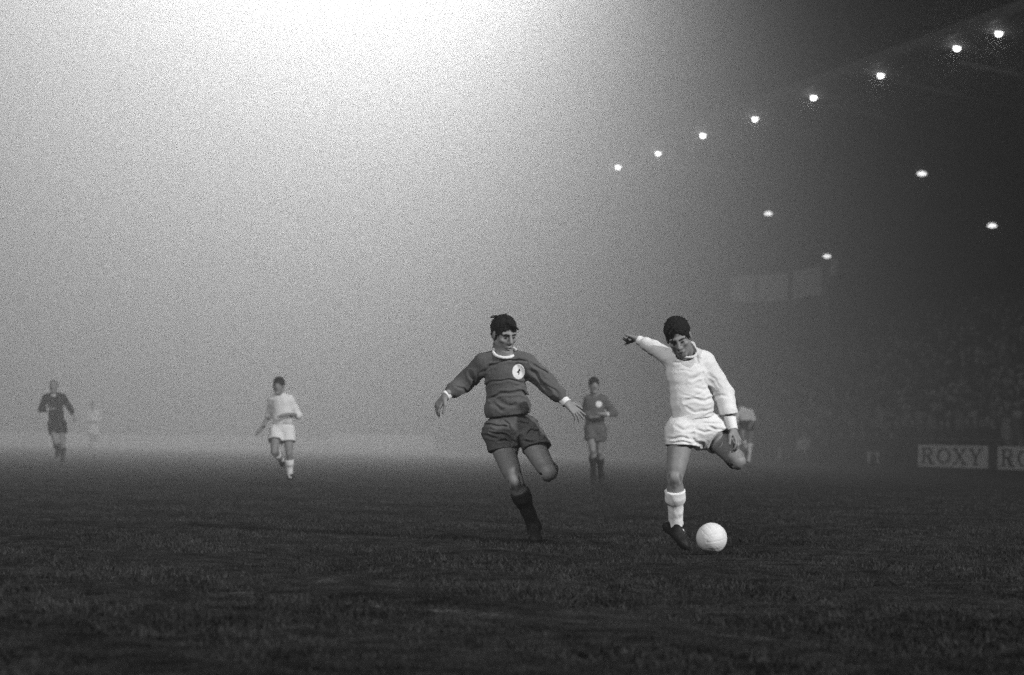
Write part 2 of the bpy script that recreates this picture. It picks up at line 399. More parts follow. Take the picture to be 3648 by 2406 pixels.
        F = Field(L(0, .09, -.07) - .05, L(0, .09, -.07) + .05, .0025); F.ell(L(0, .0945, -.0695), np.array([.020, .0085, .0032]) * sc, R, 0); s.add('mouth', F, ml)
    def shirt(s, m, sleeve=.030, lines=(), hem=None, sc=1.0, wr=.004, seed=3, extra=None, cuffcut=.0, loose=.02, front=None, fs=1.0, freq=38, neckcut=None, slv=None, rolled=False):
        J = s.J; F = s.field(['sh_l', 'sh_r', 'el_l', 'el_r', 'wr_l', 'wr_r', 'hip_l', 'hip_r', 'chest', 'neck'], .20)
        ch, pv = J['chest'], (J['hip_l'] + J['hip_r']) / 2; hm = J['hem'] if 'hem' in J else pv; fl = (s.fwd, .66)
        F.cone(J['sh_l'] * .62 + J['sh_r'] * .38, J['sh_r'] * .62 + J['sh_l'] * .38, .094 * sc, .094 * sc, .02, flat=(s.fwd, .78))
        F.cone(J['sh_l'], J['neck'], .066 * sc, .060 * sc, .03); F.cone(J['sh_r'], J['neck'], .066 * sc, .060 * sc, .03)
        F.cone(ch, ch * .45 + hm * .55, (.142 + loose) * sc, (.128 + loose) * sc, .05, flat=fl); F.cone(ch * .45 + hm * .55, hm, (.128 + loose) * sc, (.140 + loose * 1.2) * sc, .05, flat=fl)
        if extra: extra(F)
        sleeve0 = sleeve
        for q in 'lr':
            el, wr_, sh = J['el_' + q], J['wr_' + q], J['sh_' + q]; v = unit(wr_ - el); we = wr_ - v * (.045 + cuffcut) if not rolled else el + v * .06; sleeve = (slv or {}).get(q, sleeve0)
            F.cone(sh, el, (.052 + sleeve * .9) * sc, (.042 + sleeve) * sc, .04); F.cone(el, el * .35 + we * .65, (.042 + sleeve) * sc, (.036 + sleeve * .8) * sc, .02); F.cone(el * .35 + we * .65, we, (.036 + sleeve * .8) * sc, (.031 + sleeve * .25) * sc, .02)
        wrinkle(F, wr, freq, seed); wrinkle(F, wr * .45, freq * 2.3, seed + 5)
        if lines: folds(F, lines, front, fs)
        up = unit(ch - hm); n = unit(s.J['hem_r'] - s.J['hem_l']) if 'hem_r' in J else unit(J['hip_r'] - J['hip_l']); dn = -unit(up - (up @ n) * n)
        hc = (J['hem_l'] + J['hem_r']) / 2 if 'hem_r' in J else hm
        F.plane_cut(hc, dn)
        # neck opening and hollow lower edge
        if neckcut is None: F.cone(J['neck'], J['neck'] + unit(J['neck'] - ch) * .12, .066 * sc, .075 * sc, .01, sub=True)
        else: F.cone(neckcut[0] + unit(neckcut[1]) * .012, neckcut[0] + unit(neckcut[1]) * .13, neckcut[2], neckcut[2] * 1.15, .006, sub=True)
        s.shirtF = F; return s.add('shirt', F, m)
    def cone_part(s, name, m, segs, wr=0, k=.01, cuts=(), seed=2, vox=None):
        a = np.array([p for sg in segs for p in sg[:2]]); r = max(max(sg[2], sg[3]) for sg in segs) + .03; F = Field(a.min(0) - r, a.max(0) + r, vox or s.vox)
        for sg in segs: F.cone(sg[0], sg[1], sg[2], sg[3], k, flat=sg[4] if len(sg) > 4 else None)
        if wr: wrinkle(F, wr, 60, seed)
        for p, n in cuts: F.plane_cut(p, n)
        return s.add(name, F, m)
    def collar(s, m, c, n, rx, ry, tube, wdir=None):
        n = unit(n); x = unit(np.cross(n, s.fwd)); y = np.cross(n, x); F = Field(c - rx * 1.7, c + rx * 1.7, min(s.vox, .006)); P0 = None
        for i in range(20):
            a, b = 2 * math.pi * i / 20, 2 * math.pi * (i + 1) / 20
            F.cone(c + x * rx * math.cos(a) + y * ry * math.sin(a), c + x * rx * math.cos(b) + y * ry * math.sin(b), tube, tube, .003, flat=None)
        return s.add('collar', F, m)
    def shorts(s, m, r=.115, hem=.7, lines=(), wr=.004, cuts=None, flare=.03, seed=9, waist=None, front=None, legs_dir=None, fs=1.0, inner=True, k=.03):
        J = s.J; F = s.field(['hip_l', 'hip_r', 'kn_l', 'kn_r', 'hem'] if 'hem' in J else ['hip_l', 'hip_r', 'kn_l', 'kn_r'], .22); hl, hr = J['hip_l'], J['hip_r']; pv = (hl + hr) / 2
        wa = J['waist'] if 'waist' in J else pv + unit(J['chest'] - pv) * .12
        F.cone(wa, pv, .135, .150, .03, flat=(s.fwd, .72)); F.cone(hl, hr, r, r, .04)
        ends = {}
        for q in 'lr':
            hp, kn = J['hip_' + q], J['kn_' + q]; hq = J.get('sl_' + q); e = hq if hq is not None else hp + (kn - hp) * hem; ends[q] = e
            d = unit(e - hp); F.cone(hp, e + d * .1, r, r + flare * 1.5, k)
        wrinkle(F, wr, 42, seed, (1, 1, .7)); wrinkle(F, wr * .4, 110, seed + 3)
        if lines: folds(F, lines, front, fs)
        for q in 'lr':
            hp = J['hip_' + q]; e = ends[q]; d = unit(e - hp); nn = J.get('sn_' + q); nn = unit(nn - e) if nn is not None else d
            P = F.pts(tuple(slice(0, n) for n in F.n)); side = (P - pv.astype(np.float32)) @ unit(J['hip_' + q] - pv).astype(np.float32)
            dist = (P - e.astype(np.float32)) @ nn.astype(np.float32); F.f = np.where(side > 0, np.maximum(F.f, dist), F.f).astype(np.float32)
            if inner: F.cone(e - d * .05, e + d * .14, r - .02, r + flare * 1.2 - .008, .004, sub=True)
        F.plane_cut(wa + unit(wa - pv) * .02, unit(wa - pv)); s.shortsF = F
        return s.add('shorts', F, m)
    def sock(s, q, m, top=.28, r=1.0, fold=True, extra=.008, wr=.0025):
        J = s.J; kn, an = J['kn_' + q], J['an_' + q]; v = an - kn; sh = unit(v); back = s.calf_back(q); t0 = kn + v * top; F = Field(np.minimum(kn, an) - .14, np.maximum(kn, an) + .14, s.vox)
        F.cone(t0 - sh * .05, an, (.052 + extra) * r, (.036 + extra) * r, .02); F.ell(kn + v * .32 + back * .02, ((.056 + extra) * r, (.056 + extra) * r, .12), s.frame(sh), .02)
        F.cone(an, an + unit(J['toe_' + q] - an) * .05, (.038 + extra) * r, .032 * r, .02)
        if fold: F.cone(t0 - sh * .02, t0 + sh * .055, (.0585 + extra) * r, (.0605 + extra) * r, .004)
        wrinkle(F, wr, 70, 4); F.plane_cut(t0, -sh); return s.add('sock', F, m)
    def boot(s, q, m, mlace=None, sc=1.0, sole=None):
        J = s.J; an, toe = J['an_' + q], J['toe_' + q]; d = unit(toe - an); kn = J['kn_' + q]; up = unit(kn - an); so = unit(sole) if sole is not None else None
        dn = unit(-(up - (up @ d) * d)) if so is None else unit(so - (so @ d) * d); heel = an - d * .035 * sc + dn * .045 * sc; F = Field(np.minimum(an, toe) - .15, np.maximum(an, toe) + .15, min(s.vox, .006) if s.vox < .008 else s.vox)
        side = unit(np.cross(d, dn)); L = np.linalg.norm(toe - an)
        F.cone(an + up * .045, an, .047 * sc, .049 * sc, .01); F.cone(an + dn * .01, heel, .046 * sc, .040 * sc, .02)
        F.cone(heel, toe - d * .02 + dn * .028 * sc, .036 * sc, .036 * sc, .02, flat=(dn, .8)); F.cone(an + dn * .005 + d * .02, toe - d * .04 + dn * .02, .040 * sc, .036 * sc, .02)
        F.ell(toe + dn * .022 * sc - d * .02, (.045 * sc, .048 * sc, .030 * sc), np.stack([side, d, dn], 1), .02)
        F.plane_cut(heel + dn * .030 * sc, dn)
        o = s.add('boot', F, m)
        if mlace is not None:
            G = MB()
            for i in range(5):
                a = an + d * (.045 + .022 * i) - dn * (.036 - .006 * i); G.tube(Vector(a - side * .018), Vector(a + side * .018 + d * .008), .0035, 6)
            off = Vector(s.off); me = bpy.data.meshes.new('lace'); me.from_pydata([tuple(v - off) for v in G.v], [], G.f); me.update(); l = link('lace', me, s.root, mlace)
            St = MB()
            for i, (f, sd) in enumerate(((.0, -.022), (.0, .022), (.55, -.028), (.55, .028), (.85, -.02), (.85, .02))):
                a = heel + (toe - heel) * f + dn * .026 * sc + side * sd; St.tube(Vector(a), Vector(a + dn * .016), .006, 8)
            me = bpy.data.meshes.new('studs'); me.from_pydata([tuple(v - off) for v in St.v], [], St.f); me.update(); link('studs', me, s.root, m)
        return o
    def cuff(s, q, m, back=.05, ln=.055, r0=.037, r1=.036):
        J = s.J; v = unit(J['wr_' + q] - J['el_' + q]); a = J['wr_' + q] - v * back; F = Field(a - .1, a + v * ln + .1, min(s.vox, .006)); F.cone(a, a + v * ln, r0, r1, .0); F.plane_cut(a + v * (ln + .004), v); F.plane_cut(a - v * .01, -v); return s.add('cuff', F, m)
# ------------------------------------------------------------ pitch
LINE_A, LINE_B = Vector((-1.53, 12.5)), Vector((1.42, 9.8))     # worn white marking crossing the foreground
def grass_mat(name, base, blades=False):
    m = bpy.data.materials.new(name); m.use_nodes = True
    n = m.node_tree.nodes; L = m.node_tree.links; b = n['Principled BSDF']
    b.inputs['Roughness'].default_value = 1; b.inputs['Specular IOR Level'].default_value = 0
    geo = n.new('ShaderNodeNewGeometry')
    def noise(scale, detail=5, sy=1.0):
        mp = n.new('ShaderNodeMapping'); mp.inputs['Scale'].default_value = (1, sy, 1)
        L.new(geo.outputs['Position'], mp.inputs['Vector'])
        z = n.new('ShaderNodeTexNoise'); z.inputs['Scale'].default_value = scale; z.inputs['Detail'].default_value = detail
        L.new(mp.outputs[0], z.inputs['Vector']); return z.outputs['Fac']
    def rng(x, a, b_, c, d):
        r = n.new('ShaderNodeMapRange'); L.new(x, r.inputs[0])
        for i, q in zip((1, 2, 3, 4), (a, b_, c, d)): r.inputs[i].default_value = q
        return r.outputs[0]
    def math_(op, a, b_):
        q = n.new('ShaderNodeMath'); q.operation = op
        for i, v in enumerate((a, b_)):
            if isinstance(v, (int, float)): q.inputs[i].default_value = v
            else: L.new(v, q.inputs[i])
        return q.outputs[0]
    c = math_('MULTIPLY', rng(noise(.7), .3, .7, .7, 1.35), rng(noise(4.5, 8), .32, .7, .5, 1.6))
    c = math_('MULTIPLY', c, rng(noise(40, 4), .3, .7, .6, 1.5))
    c = math_('MULTIPLY', c, base)
    # worn white paint: distance to the marking's line, broken up by noise
    sep = n.new('ShaderNodeSeparateXYZ'); L.new(geo.outputs['Position'], sep.inputs[0])
    d = (LINE_B - LINE_A).normalized(); nx, ny = -d.y, d.x; off = -(nx * LINE_A.x + ny * LINE_A.y)
    dist = math_('ABSOLUTE', math_('ADD', math_('ADD', math_('MULTIPLY', sep.outputs[0], nx), math_('MULTIPLY', sep.outputs[1], ny)), off), 0)
    mask = math_('MULTIPLY', rng(dist, .03, .12, 1, 0), math_('MULTIPLY', rng(noise(1.9, 6), .52, .64, 0, 1), rng(noise(14, 5), .42, .6, 0, 1)))
    flecks = rng(noise(2.3, 9, 1.0), .70, .78, 0, .7)
    mask = math_('MAXIMUM', mask, flecks)
    mx = n.new('ShaderNodeMix'); mx.data_type = 'FLOAT'
    L.new(mask, mx.inputs[0]); L.new(c, mx.inputs[2]); mx.inputs[3].default_value = .11
    L.new(mx.outputs[0], b.inputs['Base Color'])
    if not blades:
        bp = n.new('ShaderNodeBump'); bp.inputs['Strength'].default_value = .8; bp.inputs['Distance'].default_value = .05
        L.new(math_('ADD', noise(9, 8), noise(45, 4)), bp.inputs['Height']); L.new(bp.outputs[0], b.inputs['Normal'])
    return m
GRASS = .021
def ground():
    xs = np.concatenate([np.linspace(-400, -14, 12), np.linspace(-12, 12, 161), np.linspace(14, 400, 12)])
    ys = np.concatenate([np.linspace(-120, 4, 6), np.linspace(6, 40, 220), np.linspace(44, 400, 30)])
    X, Y = np.meshgrid(xs, ys)
    Z = .012 * np.sin(X * 1.9 + 1.3 * np.sin(Y * .7)) * np.sin(Y * 1.3) + .008 * np.sin(X * 4.1 + Y * 2.3) + .006 * RNG.standard_normal(X.shape)
    Z *= ((np.abs(X) < 12.5) & (Y > 5) & (Y < 40)); Z -= .012
    v = np.stack([X, Y, Z], -1).reshape(-1, 3); nx = len(xs); i = np.arange(len(ys) - 1)[:, None] * nx + np.arange(nx - 1)[None]
    f = np.stack([i, i + 1, i + 1 + nx, i + nx], -1).reshape(-1, 4)
    o = link('ground', mesh_np('ground', v, f), None, grass_mat('worn_turf', GRASS)); o['kind'] = 'structure'
    o['label'] = 'dark worn football pitch with muddy scuffs'
    return o
ground()
def grass():
    n = 420000
    y = np.sqrt(RNG.uniform(7.6 ** 2, 42 ** 2, n)); y = y[RNG.random(n) < np.clip((42 - y) / 22, 0, 1)]; n = len(y); x = RNG.uniform(-.29, .29, n) * y
    keep = (np.sin(x * 3.1 + 2 * np.sin(y * 1.7)) * np.sin(y * 2.7 + x) + RNG.normal(0, .6, n)) > -.6
    x, y = x[keep], y[keep]; n = len(x)
    h = RNG.uniform(.002, .015, n) * (1 + .5 * (RNG.random(n) > .95)); wd = RNG.uniform(.002, .0045, n) * (1 + y / 16); a = RNG.uniform(0, math.pi, n)
    lx, ly = RNG.normal(0, .014, n), RNG.normal(0, .014, n); z = np.full(n, -.02)
    c, s_ = np.cos(a) * wd, np.sin(a) * wd
    v = np.stack([np.stack([x - c, y - s_, z], -1), np.stack([x + c, y + s_, z], -1), np.stack([x + lx, y + ly, h], -1)], 1).reshape(-1, 3)
    o = link('grass', mesh_np('grass', v, np.arange(3 * n).reshape(-1, 3), False), None, grass_mat('grass_blades', GRASS * 1.25, True))
    tag(o, 'short trampled grass covering the near pitch', 'grass', kind='stuff')
grass()

# ------------------------------------------------------------ covered stand on the right
M.update(roof=mat('roof_sheet', .05, .8, .2, 1, .3, 6), steel=mat('painted_steel', .10, .6, .2, 4),
         concrete=mat('terrace_concrete', .10, .9, .25, 1.2, .3, 8), pale=mat('pale_panel', .6, .7, .12, 1.5),
         board=mat('board_paint', .78, .8, .18, 3), letter=mat('letter_paint', .012, .8, .1, 6), wood=mat('dark_wood', .03, .8, .3, 3),
         lamp=mat('lamp_glass', .8, .3, emit=6), lamp_dim=mat('lamp_glass_dim', .8, .3, emit=2.6), shade=mat('lamp_shade_enamel', .3, .5, .1, 5),
         crowd=mat('crowd_coats', .06, .9, .5, 3), coat=mat('dark_coat', .03, .9, .3, 8), trouser=mat('grey_trousers', .05, .9, .2, 8),
         light_cloth=mat('light_cloth', .5, .9, .1, 8))
def roofpt(px, py, H):                       # point H metres above eye level seen at this pixel
    k = horizon(px) - py
    return at(px, py, F_PX * H / k)
EDGE = [roofpt(x, y, 15.0) for x, y in ((2202, 595), (2345, 546), (2504, 483), (2690, 423), (2899, 347), (3138, 267), (3410, 170), (3559, 117))]
ROWA = [roofpt(2737, 762, 12.5), roofpt(3284, 620, 12.5)]
ROWB = [roofpt(2946, 914, 10.5), roofpt(3534, 805, 10.5)]
U = (EDGE[0] - EDGE[-1]); U.z = 0; U.normalize(); N = Vector((U.y, -U.x, 0))
E0 = EDGE[0].copy()
def sp(s, d, z):                             # stand coordinates: s along from the far lamp towards us, d back from the roof edge
    p = E0 - U * s + N * d; return Vector((p.x, p.y, z))
ROOF_Z = CAM_H + 15.22
def slope(d): return ROOF_Z - .14 * d
stand = empty('grandstand', sp(20, 14, 0), 'dark covered grandstand along the right side, its roof edge hung with lamps', 'grandstand')
b = MB(); b.hexa([sp(-4, -1, slope(0) - .0), sp(75, -1, slope(0)), sp(75, 34, slope(34)), sp(-4, 34, slope(34)),
                  sp(-4, -1, slope(0) + .25), sp(75, -1, slope(0) + .25), sp(75, 34, slope(34) + .25), sp(-4, 34, slope(34) + .25)])
b.build('roof', M['roof'], stand)
b = MB(); b.hexa([sp(-4, -1.25, slope(0) - .12), sp(75, -1.25, slope(0) - .12), sp(75, -1.02, slope(0) - .12), sp(-4, -1.02, slope(0) - .12),
                  sp(-4, -1.25, slope(0) + .28), sp(75, -1.25, slope(0) + .28), sp(75, -1.02, slope(0) + .28), sp(-4, -1.02, slope(0) + .28)])
b.build('fascia', M['steel'], stand)
LS = [(E0 - p).dot(U) for p in EDGE] + [72]
for s in [-3] + [(a + b_) / 2 for a, b_ in zip(LS[:-1], LS[1:])]:                   # lattice roof trusses and posts
    b = MB(); zt = lambda d: slope(d) - .12
    b.tube(sp(s, -.8, zt(0) - .9), sp(s, 33, zt(33) - .9), .09, 6)
    for k in range(12):
        d0, d1 = k * 2.75, (k + 1) * 2.75
        b.tube(sp(s, d0, zt(d0)), sp(s, (d0 + d1) / 2, zt((d0 + d1) / 2) - .9), .05, 5); b.tube(sp(s, (d0 + d1) / 2, zt((d0 + d1) / 2) - .9), sp(s, d1, zt(d1)), .05, 5)
    b.build('roof_truss', M['steel'], stand)
    b = MB(); b.tube(sp(s, 24, 0), sp(s, 24, slope(24) - 1), .16, 8); b.build('column', M['steel'], stand)
b = MB(); b.hexa([sp(-4, 34, 0), sp(75, 34, 0), sp(75, 34.4, 0), sp(-4, 34.4, 0), sp(-4, 34, slope(34)), sp(75, 34, slope(34)), sp(75, 34.4, slope(34)), sp(-4, 34.4, slope(34))])
b.build('back_wall', M['roof'], stand)
b = MB(); b.hexa([sp(-4.3, 4, 0), sp(-4.05, 4, 0), sp(-4.05, 34, 0), sp(-4.3, 34, 0), sp(-4.3, 4, slope(4) - 3), sp(-4.05, 4, slope(4) - 3), sp(-4.05, 34, slope(34)), sp(-4.3, 34, slope(34))])
b.build('added_end_wall', M['roof'], stand)  # wall added to shut out the bright fog under the roof's far end
# pale windscreen panels and box at the far end
def quad_panel(px0, py0, px1, py1, px2, py2, px3, py3, Y, th=.12):
    q = [at(px0, py0, Y), at(px1, py1, Y), at(px2, py2, Y), at(px3, py3, Y)]
    return [p for p in q] + [p + Vector((0, th, 0)) for p in q]
for c in ((2606, 985, 2690, 982, 2690, 1078, 2606, 1074), (2700, 981, 2808, 974, 2808, 1070, 2700, 1078), (2826, 968, 2926, 945, 2926, 1052, 2826, 1066), (2962, 922, 2984, 930, 2980, 975, 2956, 985)):
    MB().hexa(quad_panel(*c, 126)).build('windscreen_panel', M['pale'], stand)
MB().hexa(quad_panel(2929, 930, 2954, 930, 2954, 1560, 2929, 1560, 126.3, .4)).build('end_post', M['steel'], stand)
for c in ((3452, 1180, 3536, 1176, 3530, 1222, 3456, 1222), (3570, 1172, 3640, 1168, 3640, 1186, 3574, 1188)):
    MB().hexa(quad_panel(*c, 118)).build('gallery_panel', M['steel'], stand)
# lamps under the roof
def lamp(name, p, r, m, label, group, squash=1.0, spot=0):
    e = empty(name, p, label, 'lamp', group)
    b = MB(); b.ball(p, r, 1, 1, squash, 16, 8); b.build('bulb', m, e, True)
    b = MB(); b.tube(p + Vector((0, 0, r * squash + .02)), p + Vector((0, 0, r * squash + .16)), r * .9, 14)
    b.tube(p + Vector((0, 0, r * squash + .16)), p + Vector((0, 0, r * squash + (.3 if spot else 2.6))), .03, 6); b.build('shade', M['shade'], e)
    if spot:
        l = bpy.data.lights.new('lamp_light', 'POINT'); l.energy = spot; l.shadow_soft_size = .2; o = bpy.data.objects.new('lamp_light', l); COL.objects.link(o); o.location = p - Vector((0, 0, r * squash + .12)) - N * .15
    return e
ends = ['farthest lamp at the left end of the bright row along the roof edge', 'second lamp from the far left end of the roof edge row', 'third lamp from the far left end of the roof edge row',
        'fourth lamp from the far end of the roof edge row', 'fourth lamp back from the near end of the roof edge row', 'lamp third from the near end of the roof edge row',
        'glowing lamp on the roof edge just before the nearest one', 'nearest lamp of the roof edge row, in the top right corner']
for i, p in enumerate(EDGE): lamp('roof_lamp', p, .145, M['lamp'], ends[i], 'lamps along the roof edge', 1, 14)
for p, l in zip(ROWA + ROWB, ('left and higher of the faint lamps hanging inside the stand', 'largest lamp hanging under the roof, below the roof edge row', 'lowest lamp inside the stand, above the pale panels', 'lamp inside the stand nearest the right edge')):
    lamp('ceiling_lamp', p, .23, M['lamp_dim'], l, 'lamps hanging inside the stand', .45)

# terrace with the crowd behind the boards
ROWS = 26
TER_D = -2.0
ter = empty('terrace', sp(20, 6, 0), 'stepped concrete terrace under the crowd on the right', 'terrace')
b = MB()
for k in range(ROWS):
    h = .30 * k + .35; d0 = TER_D + .8 * k; d1 = d0 + .798; s0, s1 = -7 - .002 * k, 72 + .002 * k
    b.hexa([sp(s0, d0, -.05), sp(s1, d0, -.05), sp(s1, d1, -.05), sp(s0, d1, -.05), sp(s0, d0, h), sp(s1, d0, h), sp(s1, d1, h), sp(s0, d1, h)])
b.build('steps', M['concrete'], ter)
def spectator_parts(seed):
    rg = random.Random(seed); c = MB(); h = MB()
    c.ball((0, 0, .78), .42, .62, .40, 1.5, 10, 6); c.ball((0, 0, 1.22), .25, 1.0, .6, .75, 10, 6)
    for sx in (-1, 1): c.tube((sx * .22, 0, 1.28), (sx * .27, -.08, .85), .07, 7); c.tube((sx * .12, 0, .5), (sx * .12, 0, 0), .1, 7)
    h.ball((0, -.02, 1.58), .115, .85, .95, 1.1, 10, 8); h.tube((0, 0, 1.38), (0, -.01, 1.5), .06, 8)
    return c, h
def crowd_mat(name, lo, hi):
    m = bpy.data.materials.new(name); m.use_nodes = True; n = m.node_tree.nodes; L = m.node_tree.links
    g = n.new('ShaderNodeNewGeometry'); r = n.new('ShaderNodeMapRange'); r.inputs[3].default_value = lo; r.inputs[4].default_value = hi
    p = n.new('ShaderNodeMath'); p.operation = 'POWER'; p.inputs[1].default_value = 3
    L.new(g.outputs['Random Per Island'], p.inputs[0]); L.new(p.outputs[0], r.inputs[0]); L.new(r.outputs[0], n['Principled BSDF'].inputs['Base Color'])
    n['Principled BSDF'].inputs['Roughness'].default_value = .9
    return m
c, h = spectator_parts(0)
for nm, part, m in (('crowd', (c, h), crowd_mat('crowd_clothes', .01, .34)),):
    vv = [tuple(v) for v in c.v + h.v]; ff = list(c.f) + [tuple(i + len(c.v) for i in q) for q in h.f]
    tri = []
    for q in ff:
        for k in range(1, len(q) - 1): tri.append((q[0], q[k], q[k + 1]))
    base = np.array(vv); tri = np.array(tri); V = []; Fc = []; cnt = 0
    for k in range(1, ROWS):
        for i in range(150):
            q = sp(-6.5 + i * .52 + RNG.uniform(-.13, .13), TER_D + .8 * k + .42 + RNG.uniform(-.1, .1), 0); x, y = q.x, q.y
            if x / y < .03 or x / y > .235 or RNG.random() < .08: continue
            s = RNG.uniform(.92, 1.08); a = RNG.uniform(-.5, .5) - .9; ca, sa = math.cos(a), math.sin(a)
            p = base * s; q = np.stack([p[:, 0] * ca - p[:, 1] * sa + x, p[:, 0] * sa + p[:, 1] * ca + y, p[:, 2] + .30 * k + .35], -1)
            V.append(q); Fc.append(tri + cnt * len(base)); cnt += 1
    o = link(nm, mesh_np(nm, np.concatenate(V), np.concatenate(Fc)), None, m)
    tag(o, 'dense dim crowd standing on the terrace behind the advertising boards', 'crowd', kind='stuff')

# ------------------------------------------------------------ advertising boards
SERIF = {  # strokes in a 1 x 1.25 cell: (x0, y0, x1, y1, width)
    'R': [(.18, 0, .18, 1.25, .2), (.0, .05, .38, .05, .1), (.0, 1.2, .5, 1.2, .1), (.18, .66, .55, .66, .11), ('arc', .5, .93, .24, .27, -90, 90, .19), (.5, .66, .78, .04, .19), (.66, .05, .96, .05, .1)],
    'O': [('arc', .5, .625, .40, .56, 0, 360, .19)],
    'X': [(.16, 1.2, .84, .05, .2), (.84, 1.2, .16, .05, .13), (0, .05, .36, .05, .1), (.62, .05, 1.0, .05, .1), (0, 1.2, .4, 1.2, .1), (.66, 1.2, 1, 1.2, .1)],
    'Y': [(.5, 0, .5, .62, .2), (.3, .05, .7, .05, .1), (.16, 1.2, .5, .58, .2), (.84, 1.2, .5, .58, .13), (0, 1.2, .36, 1.2, .1), (.66, 1.2, 1, 1.2, .1)],
}
def letter(parent, ch, A, ux, uy, x, z, s, wx):
    b = MB(); k = 0
    def P(a, zz, f): return A + ux * a + uy * (-f) + Vector((0, 0, zz))
    def bar(x0, z0, x1, z1, wd, k):
        a = Vector((x + x0 * s * wx, z + z0 * s)); c = Vector((x + x1 * s * wx, z + z1 * s)); d = (c - a)
        if d.length < 1e-6: return
        n2 = Vector((-d.y, d.x)).normalized() * wd * s / 2; n2.x *= wx ** .5
        q = [a - n2, c - n2, c + n2, a + n2]; f = .004 + .002 * k
        b.hexa([P(p.x, p.y, f) for p in q] + [P(p.x, p.y, .001) for p in q])
    for st in SERIF[ch]:
        if st[0] == 'arc':
            _, cx, cz, rx, rz, a0, a1, wd = st; m = 20
            for i in range(m):
                t0 = math.radians(a0 + (a1 - a0) * i / m); t1 = math.radians(a0 + (a1 - a0) * (i + 1.08) / m)
                bar(cx + rx * math.cos(t0), cz + rz * math.sin(t0), cx + rx * math.cos(t1), cz + rz * math.sin(t1), wd * (.55 + .45 * abs(math.cos((t0 + t1) / 2))), k % 6); k += 1
        else: bar(*st, k); k += 1
    b.build('letter', M['letter'], parent)
def gp(px, Y): v = at(px, 1660, Y); v.z = 0; return v
def ad_board(px0, Y0, px1, Y1, label, text=None, m='board', hgt=.76, z0=.03):
    A, B = gp(px0, Y0), gp(px1, Y1); L = (B - A).length; ux = (B - A) / L; uy = Vector((-ux.y, ux.x, 0))
    e = empty('advertising_board', (A + B) / 2, label, 'advertising board', 'advertising boards round the pitch')
    def P(a, f, z): return A + ux * a + uy * f + Vector((0, 0, z))
    def blk(b, a0, a1, f0, f1, za, zb): b.hexa([P(a0, f0, za), P(a1, f0, za), P(a1, f1, za), P(a0, f1, za), P(a0, f0, zb), P(a1, f0, zb), P(a1, f1, zb), P(a0, f1, zb)])
    b = MB(); blk(b, 0, L, 0, .04, z0, z0 + hgt); b.build('panel', M[m], e)
    for a in (.15, L - .22):
        b = MB(); blk(b, a, a + .07, .043, .12, z0, z0 + hgt); b.tube(P(a + .03, .12, hgt * .8), P(a + .03, .6, .02), .03, 6); b.build('support', M['wood'], e)
    if text:
        s = hgt * .58; wx = (L - .34) / 4 / (s * 1.12)
        for i, ch in enumerate(text): letter(e, ch, A, ux, uy, .2 + i * s * wx * 1.12, z0 + (hgt - 1.25 * s) / 2, s, wx)
    return e
ad_board(3270, 84, 3517, 80.6, 'pale ROXY board with dark serif letters, complete, left of the dark post', 'ROXY')
ad_board(3554, 79.4, 3812, 75.6, 'pale ROXY board cut off by the right edge of the picture', 'ROXY')
p = gp(3535, 79.9); b = MB(); b.box((p.x, p.y, .40), (.22, .12, .82)); b.box((p.x + .02, p.y - .07, .42), (.05, .02, .62))
o = b.build('board_post', M['wood']); tag(o, 'dark post filling the gap between the two ROXY boards', 'post')
for px0, y0, px1, y1, l in ((2270, 118, 2520, 108.5, 'dim grey board behind the white kicker'), (2526, 108.3, 2760, 100.5, 'dim grey board beside the bent player in dark shorts'), (2766, 100.3, 3010, 92.5, 'dark board behind the seated row, left part'), (3016, 92.3, 3264, 84.4, 'dark board just left of the complete ROXY board')):
    ad_board(px0, y0, px1, y1, l, m='wood' if px0 > 2700 else 'steel', hgt=.72)
for px0, px1, l, m in ((-60, 380, 'low pale board far off at the left edge of the picture', 'pale'), (386, 760, 'faint far board right of the distant white player', 'pale'),
                    (1180, 1362, 'left half of the brightest far board in the fog', 'board'), (1366, 1545, 'right half of the brightest far board in the fog', 'board'), (766, 1170, 'faint far board behind the running white player', 'pale'), (1560, 1900, 'faint far board behind the distant fogbound figure', 'steel')):
    ad_board(px0, 114, px1, 114, l, m=m, hgt=.72 if m == 'board' else .5)
b = MB(); a0, a1 = sp(-6, -2.75, 0), sp(60, -2.75, 0)
b.tube(a0 + Vector((0, 0, .98)), a1 + Vector((0, 0, .98)), .03, 6)
for i in range(34):
    q = a0.lerp(a1, i / 33); b.tube(q, q + Vector((0, 0, 1.0)), .03, 6)
o = b.build('crowd_rail', M['steel']); tag(o, 'thin metal rail between the boards and the terrace', 'railing')

